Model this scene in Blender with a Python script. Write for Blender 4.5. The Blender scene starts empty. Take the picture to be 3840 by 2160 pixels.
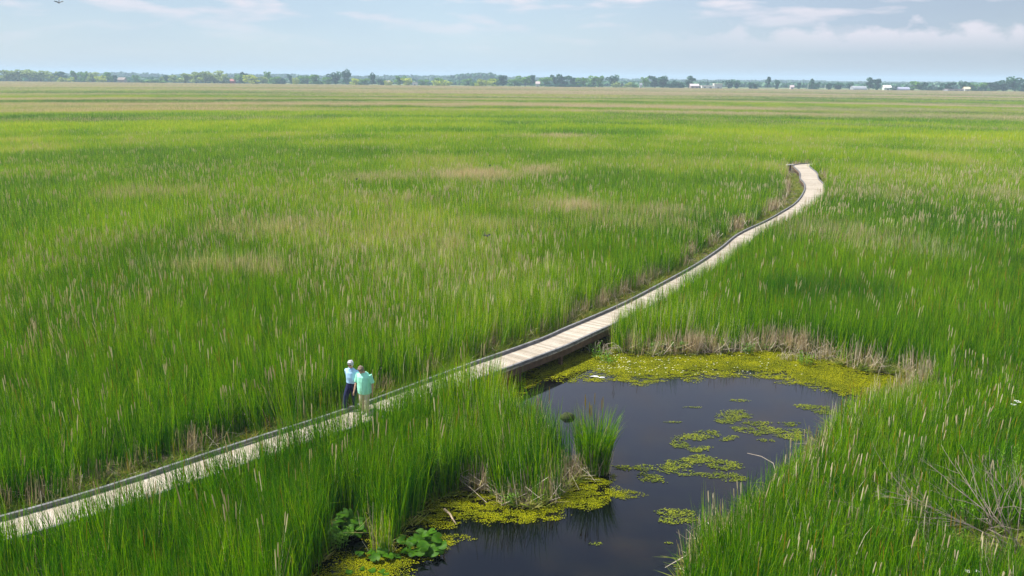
import bpy, bmesh, math, random
import numpy as np
from mathutils import Vector, Matrix, noise
PI = math.pi
random.seed(7); RNG = np.random.default_rng(11)
SC = bpy.context.scene
COL = SC.collection

# ------------------------------------------------------------------ camera model
FPX, HCAM = 3200.0, 10.9
PITCH, ROLL = math.atan(792 / 3200), math.radians(.45)

def gp(X, Y, z=0.0, D=None):
    """photo pixel -> world point on height z (or at forward distance D)"""
    x = (X - 1920) / FPX; y = (1080 - Y) / FPX
    c, s = math.cos(ROLL), math.sin(ROLL)
    x, y = c * x - s * y, s * x + c * y
    d = (x, math.cos(PITCH) + y * math.sin(PITCH), -math.sin(PITCH) + y * math.cos(PITCH))
    if D is None:
        t = (z - HCAM) / d[2]
        return Vector((d[0] * t, d[1] * t, z))
    t = D / d[1]
    return Vector((d[0] * t, D, HCAM + d[2] * t))

def V(x, y, z=0.0):
    return gp(x * 1.4907, y * 1.4907, z)

cam_d = bpy.data.cameras.new("camera"); cam = bpy.data.objects.new("camera", cam_d); COL.objects.link(cam)
R, U, F = Vector((1, 0, 0)), Vector((0, math.sin(PITCH), math.cos(PITCH))), Vector((0, math.cos(PITCH), -math.sin(PITCH)))
cx = R * math.cos(ROLL) + U * math.sin(ROLL); cy = -R * math.sin(ROLL) + U * math.cos(ROLL)
m = Matrix((cx, cy, -F)).transposed().to_4x4(); m.translation = (0, 0, HCAM)
cam.matrix_world = m
cam_d.sensor_width = 36; cam_d.lens = 36 * FPX / 3840; cam_d.clip_start = .2; cam_d.clip_end = 30000
SC.camera = cam

# ------------------------------------------------------------------ helpers
def tag(o, label=None, cat=None, group=None, kind=None):
    if label: o['label'] = label
    if cat: o['category'] = cat
    if group: o['group'] = group
    if kind: o['kind'] = kind
    return o

def mesh_obj(name, verts, faces, mat=None, parent=None, smooth=False, attrs=None):
    me = bpy.data.meshes.new(name)
    me.from_pydata([tuple(v) for v in verts], [], faces)
    if attrs:
        for k, arr in attrs.items():
            a = me.attributes.new(k, 'FLOAT', 'POINT'); a.data.foreach_set('value', np.asarray(arr, dtype=np.float32))
    if mat: me.materials.append(mat)
    if smooth: me.polygons.foreach_set('use_smooth', [True] * len(me.polygons))
    me.update()
    o = bpy.data.objects.new(name, me); COL.objects.link(o)
    if parent: o.parent = parent
    return o

def empty(name, loc=(0, 0, 0), rz=0, **k):
    o = bpy.data.objects.new(name, None); COL.objects.link(o); o.location = loc; o.rotation_euler = (0, 0, rz)
    return tag(o, **k)

class MB:
    def __init__(s): s.v = []; s.f = []; s.a = {}
    def add(s, verts, faces, **at):
        n = len(s.v); s.v += [tuple(v) for v in verts]; s.f += [tuple(i + n for i in f) for f in faces]
        for k, val in at.items(): s.a.setdefault(k, []).extend([val] * len(verts))
        return s
    def box(s, c, size, rz=0, **at):
        hx, hy, hz = size[0] / 2, size[1] / 2, size[2] / 2
        M = Matrix.Rotation(rz, 3, 'Z'); c = Vector(c)
        P = [c + M @ Vector((x, y, z)) for x in (-hx, hx) for y in (-hy, hy) for z in (-hz, hz)]
        return s.add(P, [(0, 1, 3, 2), (4, 6, 7, 5), (0, 4, 5, 1), (2, 3, 7, 6), (0, 2, 6, 4), (1, 5, 7, 3)], **at)
    def beam(s, a, b, w, h, **at):
        """box from a to b, a/b = centre line"""
        a, b = Vector(a), Vector(b); t = (b - a).normalized(); n = Vector((t.y, -t.x, 0)).normalized(); u = n.cross(t)
        P = [p + n * (sx * w / 2) + u * (sz * h / 2) for p in (a, b) for sx in (-1, 1) for sz in (-1, 1)]
        return s.add(P, [(0, 2, 3, 1), (4, 5, 7, 6), (0, 1, 5, 4), (2, 6, 7, 3), (0, 4, 6, 2), (1, 3, 7, 5)], **at)
    def tube(s, pts, rad, n=6, cap=True, flat=1.0, **at):
        pts = [Vector(p) for p in pts]; rings = []
        up = Vector((0, 0, 1))
        for i, p in enumerate(pts):
            t = (pts[min(i + 1, len(pts) - 1)] - pts[max(i - 1, 0)]).normalized()
            a = t.cross(up if abs(t.z) < .9 else Vector((1, 0, 0))).normalized(); b = t.cross(a)
            r = rad[i] if isinstance(rad, (list, tuple)) else rad
            rings.append([p + a * (math.cos(2 * PI * k / n) * r) + b * (math.sin(2 * PI * k / n) * r * flat) for k in range(n)])
        vs = [v for r_ in rings for v in r_]
        fs = [(i * n + k, i * n + (k + 1) % n, (i + 1) * n + (k + 1) % n, (i + 1) * n + k) for i in range(len(pts) - 1) for k in range(n)]
        if cap: fs += [tuple(range(n - 1, -1, -1)), tuple((len(pts) - 1) * n + k for k in range(n))]
        return s.add(vs, fs, **at)
    def build(s, name, mat, parent=None, smooth=False):
        return mesh_obj(name, s.v, s.f, mat, parent, smooth, {k: a for k, a in s.a.items() if len(a) == len(s.v)})

# ------------------------------------------------------------------ materials
def new_mat(name):
    m = bpy.data.materials.new(name); m.use_nodes = True; nt = m.node_tree
    for n in list(nt.nodes): nt.nodes.remove(n)
    out = nt.nodes.new('ShaderNodeOutputMaterial')
    return m, nt, out
def N(nt, typ, **k):
    n = nt.nodes.new(typ)
    for a, b in k.items(): setattr(n, a, b)
    return n
def L(nt, a, b): nt.links.new(a, b)
def ramp(nt, fac, stops, interp='LINEAR'):
    r = N(nt, 'ShaderNodeValToRGB'); e = r.color_ramp.elements; r.color_ramp.interpolation = interp
    while len(e) < len(stops): e.new(.5)
    for i, (p, c) in enumerate(stops): e[i].position = p; e[i].color = (*c, 1)
    if fac is not None: L(nt, fac, r.inputs[0])
    return r.outputs[0]
def mixc(nt, fac, a, b, mode='MIX'):
    n = N(nt, 'ShaderNodeMix', data_type='RGBA', blend_type=mode)
    for sock, val in ((0, fac), (6, a), (7, b)):
        if hasattr(val, 'is_output'): L(nt, val, n.inputs[sock])
        else: n.inputs[sock].default_value = val if sock == 0 else (*val, 1)
    return n.outputs[2]
def math_(nt, op, a, b=None, clamp=False):
    n = N(nt, 'ShaderNodeMath', operation=op, use_clamp=clamp)
    for i, v in enumerate((a, b)):
        if v is None: continue
        if hasattr(v, 'is_output'): L(nt, v, n.inputs[i])
        else: n.inputs[i].default_value = v
    return n.outputs[0]
def attr(nt, name, typ='GEOMETRY'):
    n = N(nt, 'ShaderNodeAttribute', attribute_name=name, attribute_type=typ); return n.outputs['Fac']
def noise_tex(nt, scale, detail=3, rough=.55, vec=None, sx=None):
    t = N(nt, 'ShaderNodeTexNoise'); t.inputs['Scale'].default_value = scale; t.inputs['Detail'].default_value = detail
    t.inputs['Roughness'].default_value = rough
    if vec is None:
        vec = N(nt, 'ShaderNodeNewGeometry').outputs['Position']
    if sx:
        mp = N(nt, 'ShaderNodeMapping'); mp.inputs['Scale'].default_value = sx; L(nt, vec, mp.inputs[0]); vec = mp.outputs[0]
    L(nt, vec, t.inputs['Vector'])
    return t.outputs['Fac']

def simple(name, col, rough=.8, var=.25, scale=8, bump=0, spec=.3):
    m, nt, out = new_mat(name)
    b = N(nt, 'ShaderNodeBsdfPrincipled')
    f = noise_tex(nt, scale)
    c = ramp(nt, f, [(.3, [v * (1 - var) for v in col]), (.7, [min(1, v * (1 + var)) for v in col])])
    L(nt, c, b.inputs['Base Color']); b.inputs['Roughness'].default_value = rough
    b.inputs['Specular IOR Level'].default_value = spec
    if bump:
        bp = N(nt, 'ShaderNodeBump'); bp.inputs['Strength'].default_value = bump; bp.inputs['Distance'].default_value = .02
        L(nt, f, bp.inputs['Height']); L(nt, bp.outputs[0], b.inputs['Normal'])
    L(nt, b.outputs[0], out.inputs[0]); return m

def leafy(nt, out, col, trans=.35, rough=.5, gloss=.06):
    d = N(nt, 'ShaderNodeBsdfDiffuse'); t = N(nt, 'ShaderNodeBsdfTranslucent'); g = N(nt, 'ShaderNodeBsdfGlossy')
    g.inputs['Roughness'].default_value = rough
    L(nt, col, d.inputs[0])
    tc = mixc(nt, 1.0, col, (1.25, 1.2, .55), 'MULTIPLY'); L(nt, tc, t.inputs[0])
    m1 = N(nt, 'ShaderNodeMixShader'); m1.inputs[0].default_value = trans; L(nt, d.outputs[0], m1.inputs[1]); L(nt, t.outputs[0], m1.inputs[2])
    m2 = N(nt, 'ShaderNodeMixShader'); m2.inputs[0].default_value = gloss; L(nt, m1.outputs[0], m2.inputs[1]); L(nt, g.outputs[0], m2.inputs[2])
    L(nt, m2.outputs[0], out.inputs[0])

def reed_material():
    m, nt, out = new_mat("reed")
    r = attr(nt, 'r'); kind = attr(nt, 'k'); h = attr(nt, 'h')
    dry = attr(nt, 'dry', 'INSTANCER'); tone = attr(nt, 'tone', 'INSTANCER')
    t = math_(nt, 'ADD', math_(nt, 'MULTIPLY', math_(nt, 'SUBTRACT', r, .5), .95), tone, True)
    green = ramp(nt, t, [(0, (.024, .12, .0)), (.28, (.088, .26, .0)), (.52, (.20, .40, .0)), (.78, (.33, .50, .0)), (1, (.48, .52, .006))])
    r2 = math_(nt, 'FRACT', math_(nt, 'MULTIPLY', r, 7.31))
    # yellowing/rusty tips
    tip = math_(nt, 'MULTIPLY', math_(nt, 'GREATER_THAN', h, .72), math_(nt, 'GREATER_THAN', r2, .80))
    green = mixc(nt, math_(nt, 'MULTIPLY', tip, .5), green, (.24, .17, .035))
    dryc = ramp(nt, r2, [(0, (.38, .29, .18)), (.5, (.55, .45, .31)), (1, (.68, .60, .45))])
    isdry = math_(nt, 'LESS_THAN', math_(nt, 'FRACT', math_(nt, 'MULTIPLY', r, 3.77)), dry)
    c = mixc(nt, isdry, green, dryc)
    seed = ramp(nt, r2, [(0, (.42, .34, .20)), (.5, (.58, .50, .34)), (1, (.74, .68, .52))])
    c = mixc(nt, math_(nt, 'COMPARE', kind, 1.0), c, seed)
    c = mixc(nt, math_(nt, 'COMPARE', kind, 2.0), c, (.34, .24, .02))
    dead = ramp(nt, r2, [(0, (.26, .19, .13)), (.5, (.50, .41, .31)), (1, (.72, .64, .52))])
    c = mixc(nt, math_(nt, 'COMPARE', kind, 3.0), c, dead)
    for n in nt.nodes:
        if n.type == 'MATH' and n.operation == 'COMPARE': n.inputs[2].default_value = .3
    leafy(nt, out, c, .40, .5, .012); return m
M_REED = reed_material()

def herb_material(name, stops, scale=6, trans=.35, gloss=.015):
    m, nt, out = new_mat(name)
    leafy(nt, out, ramp(nt, noise_tex(nt, scale, 2), stops), trans, .5, gloss); return m
M_HERB = herb_material("herb", [(.3, (.07, .19, .014)), (.7, (.17, .33, .03))])
M_WEED = herb_material("low_weed", [(.3, (.09, .15, .012)), (.5, (.17, .23, .02)), (.72, (.36, .29, .10))], 3)
M_LILY = herb_material("lily_leaf", [(.3, (.022, .085, .003)), (.7, (.06, .15, .006))], 9, .2, .008)

def wood_deck():
    m, nt, out = new_mat("deck_wood")
    b = N(nt, 'ShaderNodeBsdfPrincipled'); r = attr(nt, 'r')
    c = ramp(nt, r, [(0, (.33, .285, .225)), (.4, (.42, .37, .295)), (1, (.51, .455, .375))])
    st = noise_tex(nt, 1.6, 5, .65)
    c = mixc(nt, ramp(nt, st, [(.45, (0, 0, 0)), (.75, (.6, .6, .6))]), c, (.30, .24, .16))
    g = noise_tex(nt, 14, 3, .6, sx=(1, 1, 1))
    c = mixc(nt, .35, c, ramp(nt, g, [(.3, (.5, .46, .4)), (.7, (1, 1, 1))]), 'MULTIPLY')
    L(nt, c, b.inputs['Base Color']); b.inputs['Roughness'].default_value = .8; b.inputs['Specular IOR Level'].default_value = .25
    L(nt, b.outputs[0], out.inputs[0]); return m
M_DECK = wood_deck()
M_RAIL = simple("rail_wood", (.15, .15, .15), .7, .45, 5, .4)
M_BEAM = simple("beam_wood", (.10, .06, .035), .85, .4, 5, .4)
M_MUD = None
def ground_material():
    m, nt, out = new_mat("marsh_ground"); b = N(nt, 'ShaderNodeBsdfPrincipled')
    c = ramp(nt, noise_tex(nt, 2.5, 6), [(.3, (.030, .024, .014)), (.5, (.07, .055, .03)), (.7, (.10, .10, .03))])
    far = ramp(nt, noise_tex(nt, .012, 4, sx=(1, 3, 1)), [(.35, (.07, .13, .015)), (.6, (.16, .17, .05))])
    sep = N(nt, 'ShaderNodeSeparateXYZ'); L(nt, N(nt, 'ShaderNodeNewGeometry').outputs['Position'], sep.inputs[0])
    f = math_(nt, 'MULTIPLY', math_(nt, 'SUBTRACT', sep.outputs[1], 250), .002, True)
    L(nt, mixc(nt, f, c, far), b.inputs['Base Color']); b.inputs['Roughness'].default_value = .95
    L(nt, b.outputs[0], out.inputs[0]); return m
M_GROUND = ground_material()
def water_material():
    m, nt, out = new_mat("pond_water"); b = N(nt, 'ShaderNodeBsdfPrincipled')
    b.inputs['Base Color'].default_value = (.006, .007, .011, 1); b.inputs['Roughness'].default_value = .008
    b.inputs['IOR'].default_value = 1.333; b.inputs['Specular IOR Level'].default_value = .6
    mk = ramp(nt, noise_tex(nt, .7, 5, .6, sx=(1, 1.6, 1)), [(.45, (.0008, .001, .0018)), (.65, (.003, .0035, .0025)), (.85, (.006, .006, .003))]); L(nt, mk, b.inputs['Base Color'])
    w = noise_tex(nt, 5, 3, .5, sx=(1, 2.2, 1)); bp = N(nt, 'ShaderNodeBump'); bp.inputs['Strength'].default_value = .09
    bp.inputs['Distance'].default_value = .01; L(nt, w, bp.inputs['Height']); L(nt, bp.outputs[0], b.inputs['Normal'])
    L(nt, b.outputs[0], out.inputs[0]); return m
M_WATER = water_material()
def weed_mat_material(name, a, b_, c_):
    m, nt, out = new_mat(name); b = N(nt, 'ShaderNodeBsdfPrincipled')
    r = attr(nt, 'r'); t = math_(nt, 'ADD', math_(nt, 'MULTIPLY', r, .45), math_(nt, 'MULTIPLY', noise_tex(nt, 1.1, 4), .75))
    L(nt, ramp(nt, t, [(.35, a), (.6, b_), (.85, c_)]), b.inputs['Base Color']); b.inputs['Roughness'].default_value = .9; b.inputs['Specular IOR Level'].default_value = .08
    L(nt, b.outputs[0], out.inputs[0]); return m
M_DUCK = weed_mat_material("duckweed", (.06, .078, .001), (.135, .15, .001), (.25, .25, .002))
M_ALGAE = weed_mat_material("algae", (.045, .065, .010), (.095, .12, .014), (.20, .22, .014))

# ------------------------------------------------------------------ geometry of the place
LEFT_PX = [(0, 1935), (90, 1911), (299, 1851), (543, 1775), (815, 1685), (1033, 1615), (1293, 1533), (1750, 1364), (1849, 1331), (2048, 1260), (2086, 1240), (2300, 1150), (2450, 1075), (2600, 994), (2702, 926), (2765, 876), (2870, 826), (2917, 800), (2981, 759), (3013, 715), (3014, 686), (2998, 667), (2997, 645), (2978, 626), (2976, 616)]
LW = [gp(*q, z=.75).xy for q in LEFT_PX]
d0 = (LW[0] - LW[1]).normalized()
LW = [LW[0] + d0 * 9, LW[0] + d0 * 4] + LW + [Vector((36.9, 107.2)), Vector((41, 108.6)), Vector((46, 109.2))]
def catmull(P, step=.1):
    out = []
    P = [P[0] * 2 - P[1]] + list(P) + [P[-1] * 2 - P[-2]]
    for i in range(1, len(P) - 2):
        a, b, c, d = P[i - 1], P[i], P[i + 1], P[i + 2]
        n = max(2, int((c - b).length / step))
        for k in range(n):
            t = k / n
            out.append(.5 * ((2 * b) + (c - a) * t + (2 * a - 5 * b + 4 * c - d) * t * t + (3 * b - 3 * c + d - a) * t ** 3))
    out.append(P[-2]); return out
def resample(P, step):
    out = [P[0]]; acc = 0
    for a, b in zip(P, P[1:]):
        d = (b - a).length; 
        while d > 0 and acc + d >= step:
            t = (step - acc) / d; a = a + (b - a) * t; out.append(a.copy()); d = (b - a).length; acc = 0
        acc += d
    return out
STEP = .145
LS = resample(catmull(LW, .1), STEP)
# smooth a little
for _ in range(30): LS = [LS[0]] + [(LS[i - 1] + LS[i] * 2 + LS[i + 1]) / 4 for i in range(1, len(LS) - 1)] + [LS[-1]]
def tangent(P, i, k=6):
    return (P[min(i + k, len(P) - 1)] - P[max(i - k, 0)]).normalized()
RS = []
for i, p in enumerate(LS):
    t = tangent(LS, i, 10); n = Vector((t.y, -t.x))
    W = 1.40 + .55 * max(0, min(1, (p.y - 60) / 20))
    RS.append(p + n * W)
for _ in range(40): RS = [RS[0]] + [(RS[i - 1] + RS[i] * 2 + RS[i + 1]) / 4 for i in range(1, len(RS) - 1)] + [RS[-1]]
CS = [(a + b) / 2 for a, b in zip(LS, RS)]

POND_V = [(1225, 972), (1400, 880), (1500, 846), (1530, 868), (1545, 885), (1600, 893), (1650, 897), (1720, 893), (1800, 890), (1880, 885), (1960, 882), (2030, 893), (2090, 912), (2150, 929), (2230, 942), (2290, 957), (2300, 985), (2250, 1005), (2175, 1035), (2115, 1072), (2045, 1135), (1968, 1210), (1890, 1280), (1812, 1332), (1752, 1378), (1722, 1415), (1712, 1480), (1745, 1600), (1800, 1800), (1400, 1900), (760, 1850), (715, 1600), (765, 1475), (800, 1425), (822, 1385), (830, 1325), (880, 1300), (925, 1345), (950, 1385), (990, 1375), (1010, 1335), (1060, 1300), (1075, 1265), (1150, 1240), (1235, 1240), (1262, 1268), (1330, 1285), (1400, 1265), (1440, 1232), (1465, 1200), (1425, 1175), (1385, 1125), (1335, 1095), (1290, 1045), (1240, 1005)]
POND = np.array([V(*q).xy for q in POND_V])
def inside(poly, x, y):
    x = np.asarray(x); y = np.asarray(y); c = np.zeros(x.shape, bool); n = len(poly); j = n - 1
    for i in range(n):
        xi, yi = poly[i]; xj, yj = poly[j]
        cond = ((yi > y) != (yj > y)) & (x < (xj - xi) * (y - yi) / (yj - yi + 1e-12) + xi)
        c ^= cond; j = i
    return c
def seg_dist(P, x, y, closed=False):
    d = np.full(np.shape(x), 1e9); n = len(P)
    for i in range(n if closed else n - 1):
        a = P[i]; b = P[(i + 1) % n]; ab = (b[0] - a[0], b[1] - a[1]); l2 = ab[0] ** 2 + ab[1] ** 2 + 1e-9
        t = np.clip(((x - a[0]) * ab[0] + (y - a[1]) * ab[1]) / l2, 0, 1)
        d = np.minimum(d, np.hypot(x - a[0] - t * ab[0], y - a[1] - t * ab[1]))
    return d
LSa = np.array([p[:] for p in LS[::8]]); RSa = np.array([p[:] for p in RS[::8]])
DECK = np.vstack([LSa, RSa[::-1]])
# value noise (numpy)
def vnoise(x, y, seed=0, oct=3):
    tot = 0; amp = 1; nrm = 0
    for o in range(oct):
        X = x * 2 ** o + 17.3 * o; Y = y * 2 ** o + 9.1 * o
        xi = np.floor(X).astype(np.int64); yi = np.floor(Y).astype(np.int64); fx = X - xi; fy = Y - yi
        def h(a, b):
            n = (a * 374761393 + b * 668265263 + (seed + o) * 974634777) & 0x7fffffff
            n = ((n ^ (n >> 13)) * 1274126177) & 0x7fffffff
            return ((n ^ (n >> 16)) & 0xffff) / 65535.
        u = fx * fx * (3 - 2 * fx); v = fy * fy * (3 - 2 * fy)
        val = (h(xi, yi) * (1 - u) + h(xi + 1, yi) * u) * (1 - v) + (h(xi, yi + 1) * (1 - u) + h(xi + 1, yi + 1) * u) * v
        tot = tot + val * amp; nrm += amp; amp *= .5
    return tot / nrm

# ------------------------------------------------------------------ ground + water
xs = np.concatenate([[-9000, -5000, -2500, -1200, -600, -300, -150, -70, -35], np.arange(-22, 26, .4), [35, 70, 150, 300, 600, 1200, 2500, 5000, 9000]])
ys = np.concatenate([[-400, -100, -30, 0, 8], np.arange(12, 46, .4), [55, 70, 100, 150, 250, 400, 700, 1100, 1600, 2500, 4000, 6500, 9000]])
gx, gy = np.meshgrid(xs, ys)
ins = inside(POND, gx, gy); pd = seg_dist(POND, gx, gy, True)
gz = np.where(ins, -.05 - np.clip(pd, 0, 1) * .6, np.clip(pd * .25, 0, .07)) + (vnoise(gx * .8, gy * .8, 3) - .5) * .03 * (np.abs(gx) < 40)
nx, ny = len(xs), len(ys)
verts = np.stack([gx, gy, gz], -1).reshape(-1, 3)
faces = [(j * nx + i, j * nx + i + 1, (j + 1) * nx + i + 1, (j + 1) * nx + i) for j in range(ny - 1) for i in range(nx - 1)]
g = mesh_obj('ground', verts, faces, M_GROUND, smooth=True); tag(g, kind='structure')
w = mesh_obj('water', [(-14, 9, 0), (22, 9, 0), (22, 44, 0), (-14, 44, 0)], [(0, 1, 2, 3)], M_WATER); tag(w, kind='structure')

# ------------------------------------------------------------------ boardwalk
bw = empty('boardwalk', (*CS[0], 0), label="long weathered plank boardwalk with dark timber kerbs winding through the marsh", cat='boardwalk')
def bpart(mb, name, mat):
    o = mb.build(name, mat); o.parent = bw; o.matrix_parent_inverse = Matrix.Translation(-Vector((*CS[0], 0))); return o
mb = MB()
for i in range(len(LS)):
    t = tangent(CS, i, 2); a = LS[i] + (RS[i] - LS[i]).normalized() * .02; b = RS[i] - (RS[i] - LS[i]).normalized() * .02
    n = (b - a).normalized()
    ext = random.uniform(.0, .02); z = .632 + random.uniform(-.003, .003)
    A = Vector((*(a - n * ext), z)); B = Vector((*(b + n * ext), z))
    mb.beam(A, B, STEP - .008, .036, r=random.random())
bpart(mb, 'deck', M_DECK)
def rail_run(P, name, inset, side):
    i = 0
    while i < len(P) - 3:
        n = random.choice((20, 23, 25)); j = min(i + n, len(P) - 1)
        def off(k):
            t = tangent(P, k, 3); nn = Vector((t.y, -t.x)) * side
            return P[k] + nn * inset
        a, b = off(i), off(j); d = (b - a).normalized() * .012
        zt = .722 + random.uniform(-.008, .008); mb = MB()
        mid = [off(i) + d] + [off(k) for k in range(i + 6, j - 3, 6)] + [off(j) - d]
        for q0, q1 in zip(mid, mid[1:]): mb.beam((*q0, zt), (*q1, zt), .09, .088)
        for k in (i + 2, (i + j) // 2, j - 2):
            c = off(k); t = tangent(P, k, 3); mb.beam((*(c - t * .12), .675), (*(c + t * .12), .675), .09, .05)
        bpart(mb, name, M_RAIL); i = j
rail_run(LS, 'kerb_rail', .05, 1)
rail_run(RS, 'kerb_rail', .05, -1)
for P, side in ((LS, 1), (RS, -1)):
    mb = MB(); Q = P[::14]
    for a, b in zip(Q, Q[1:]):
        t = (b - a).normalized(); n = Vector((t.y, -t.x)) * side
        mb.beam((*(a + n * .03), .49), (*(b + n * .03), .49), .045, .24)
    bpart(mb, 'side_beam', M_BEAM)
for idx in range(8, len(LS) - 4, 17):
    if CS[idx].y > 60: break
    t = tangent(CS, idx); 
    for P, s in ((LS, 1), (RS, -1)):
        n = Vector((t.y, -t.x)) * s; c = P[idx] + n * .14
        m_ = MB(); m_.box((c.x, c.y, .05), (.13, .13, 1.1), math.atan2(t.y, t.x)); bpart(m_, 'post', M_BEAM)

# ------------------------------------------------------------------ reed tufts
PROTO = bpy.data.collections.new('prototypes')
def blade(mb, x, y, ang, lean, h, w, segs, r, k=0, curl=.0, z0=0):
    """tapered strip blade"""
    ca, sa = math.cos(ang), math.sin(ang); fa = random.uniform(0, PI); wx, wy = math.cos(fa), math.sin(fa)
    vs = []; hs = []
    for i in range(segs + 1):
        t = i / segs; zz = h * t * (1 - .25 * curl * t * t); off = lean * t + curl * h * t ** 3 * .45
        ww = w * (1 - t ** 2.2) * .5 if k != 3 else w * .5 * (1 - .5 * t)
        c = (x + ca * off, y + sa * off, z0 + zz)
        if i == segs and k != 3: vs.append(c); hs.append(t)
        else:
            vs.append((c[0] - wx * ww, c[1] - wy * ww, c[2])); vs.append((c[0] + wx * ww, c[1] + wy * ww, c[2])); hs += [t, t]
    fs = []
    for i in range(segs):
        if i == segs - 1 and k != 3: fs.append((2 * i, 2 * i + 1, 2 * i + 2))
        else: fs.append((2 * i, 2 * i + 1, 2 * i + 3, 2 * i + 2))
    mb.add(vs, fs, r=r, k=float(k)); mb.a.setdefault('h', []).extend(hs)
def spike(mb, x, y, ztop, ln, w, k, dx=0, dy=0):
    """seed head: thin 4-sided spindle"""
    r = random.random(); vs = []; hs = []
    for t, s in ((0, .5), (.2, 1), (.8, 1), (1, .4)):
        for q in range(4):
            a = q * PI / 2 + .4
            vs.append((x + dx * t + math.cos(a) * w / 2 * s, y + dy * t + math.sin(a) * w / 2 * s, ztop - ln + ln * t)); hs.append(t)
    fs = [(i * 4 + q, i * 4 + (q + 1) % 4, i * 4 + 4 + (q + 1) % 4, i * 4 + 4 + q) for i in range(3) for q in range(4)] + [(12, 13, 14, 15)]
    mb.add(vs, fs, r=r, k=float(k)); mb.a.setdefault('h', []).extend(hs)
def make_proto(mb, name, coll, mat=M_REED):
    o = mb.build(name, mat); COL.objects.unlink(o); coll.objects.link(o); return o

def tuft(n, rad, w, segs, seeds=0, spikes=0, deadn=0, hs=(.72, 1.05), curlp=.42, sw=.028, sl=.17):
    mb = MB()
    for _ in range(n):
        a = random.uniform(0, 2 * PI); q = rad * math.sqrt(random.random())
        h = random.uniform(*hs)
        blade(mb, q * math.cos(a), q * math.sin(a), random.uniform(0, 2 * PI), random.uniform(.02, .17) * h, h, w * random.uniform(.7, 1.3), segs,
              random.random(), 0, (random.uniform(1.1, 1.7) if random.random() < .16 else random.uniform(.3, .9)) if random.random() < curlp else random.uniform(0, .15))
    for _ in range(deadn):
        a = random.uniform(0, 2 * PI); q = rad * math.sqrt(random.random())
        blade(mb, q * math.cos(a), q * math.sin(a), random.uniform(0, 2 * PI), random.uniform(0, .25), random.uniform(.3, .8), w * .9, 2, random.random(), 3, 0)
    for _ in range(seeds):
        a = random.uniform(0, 2 * PI); q = rad * math.sqrt(random.random()); x, y = q * math.cos(a), q * math.sin(a); zt = random.uniform(.85, 1.08)
        blade(mb, x, y, a, .01, zt - sl * .6, w * .5, 1, random.random(), 3, 0)
        spike(mb, x, y, zt, random.uniform(.7, 1.2) * sl, sw * random.uniform(.8, 1.2), 1, random.uniform(-.02, .02), random.uniform(-.02, .02))
    for _ in range(spikes):
        a = random.uniform(0, 2 * PI); q = rad * math.sqrt(random.random()); zt = random.uniform(.9, 1.1)
        spike(mb, q * math.cos(a), q * math.sin(a), zt, random.uniform(.15, .3), w * .9, 2)
    return mb
def dead_tuft(n, rad, w, hmax=1):
    mb = MB()
    for _ in range(n):
        a = random.uniform(0, 2 * PI); q = rad * math.sqrt(random.random()); up = random.random() < .82
        h = random.uniform(.35, 1) * hmax if up else random.uniform(.05, .35)
        blade(mb, q * math.cos(a), q * math.sin(a), random.uniform(0, 2 * PI), random.uniform(0, .18) if up else random.uniform(.4, .9), h, w * random.uniform(.6, 1.3), 3, random.random(), 3, 0)
        if random.random() < .25:   # snapped-over leaf
            mb2 = random.uniform(.3, .7) * hmax
            blade(mb, q * math.cos(a), q * math.sin(a), random.uniform(0, 2 * PI), random.uniform(.3, .6), -mb2 * .6, w, 2, random.random(), 3, 0, z0=mb2)
    return mb

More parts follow.
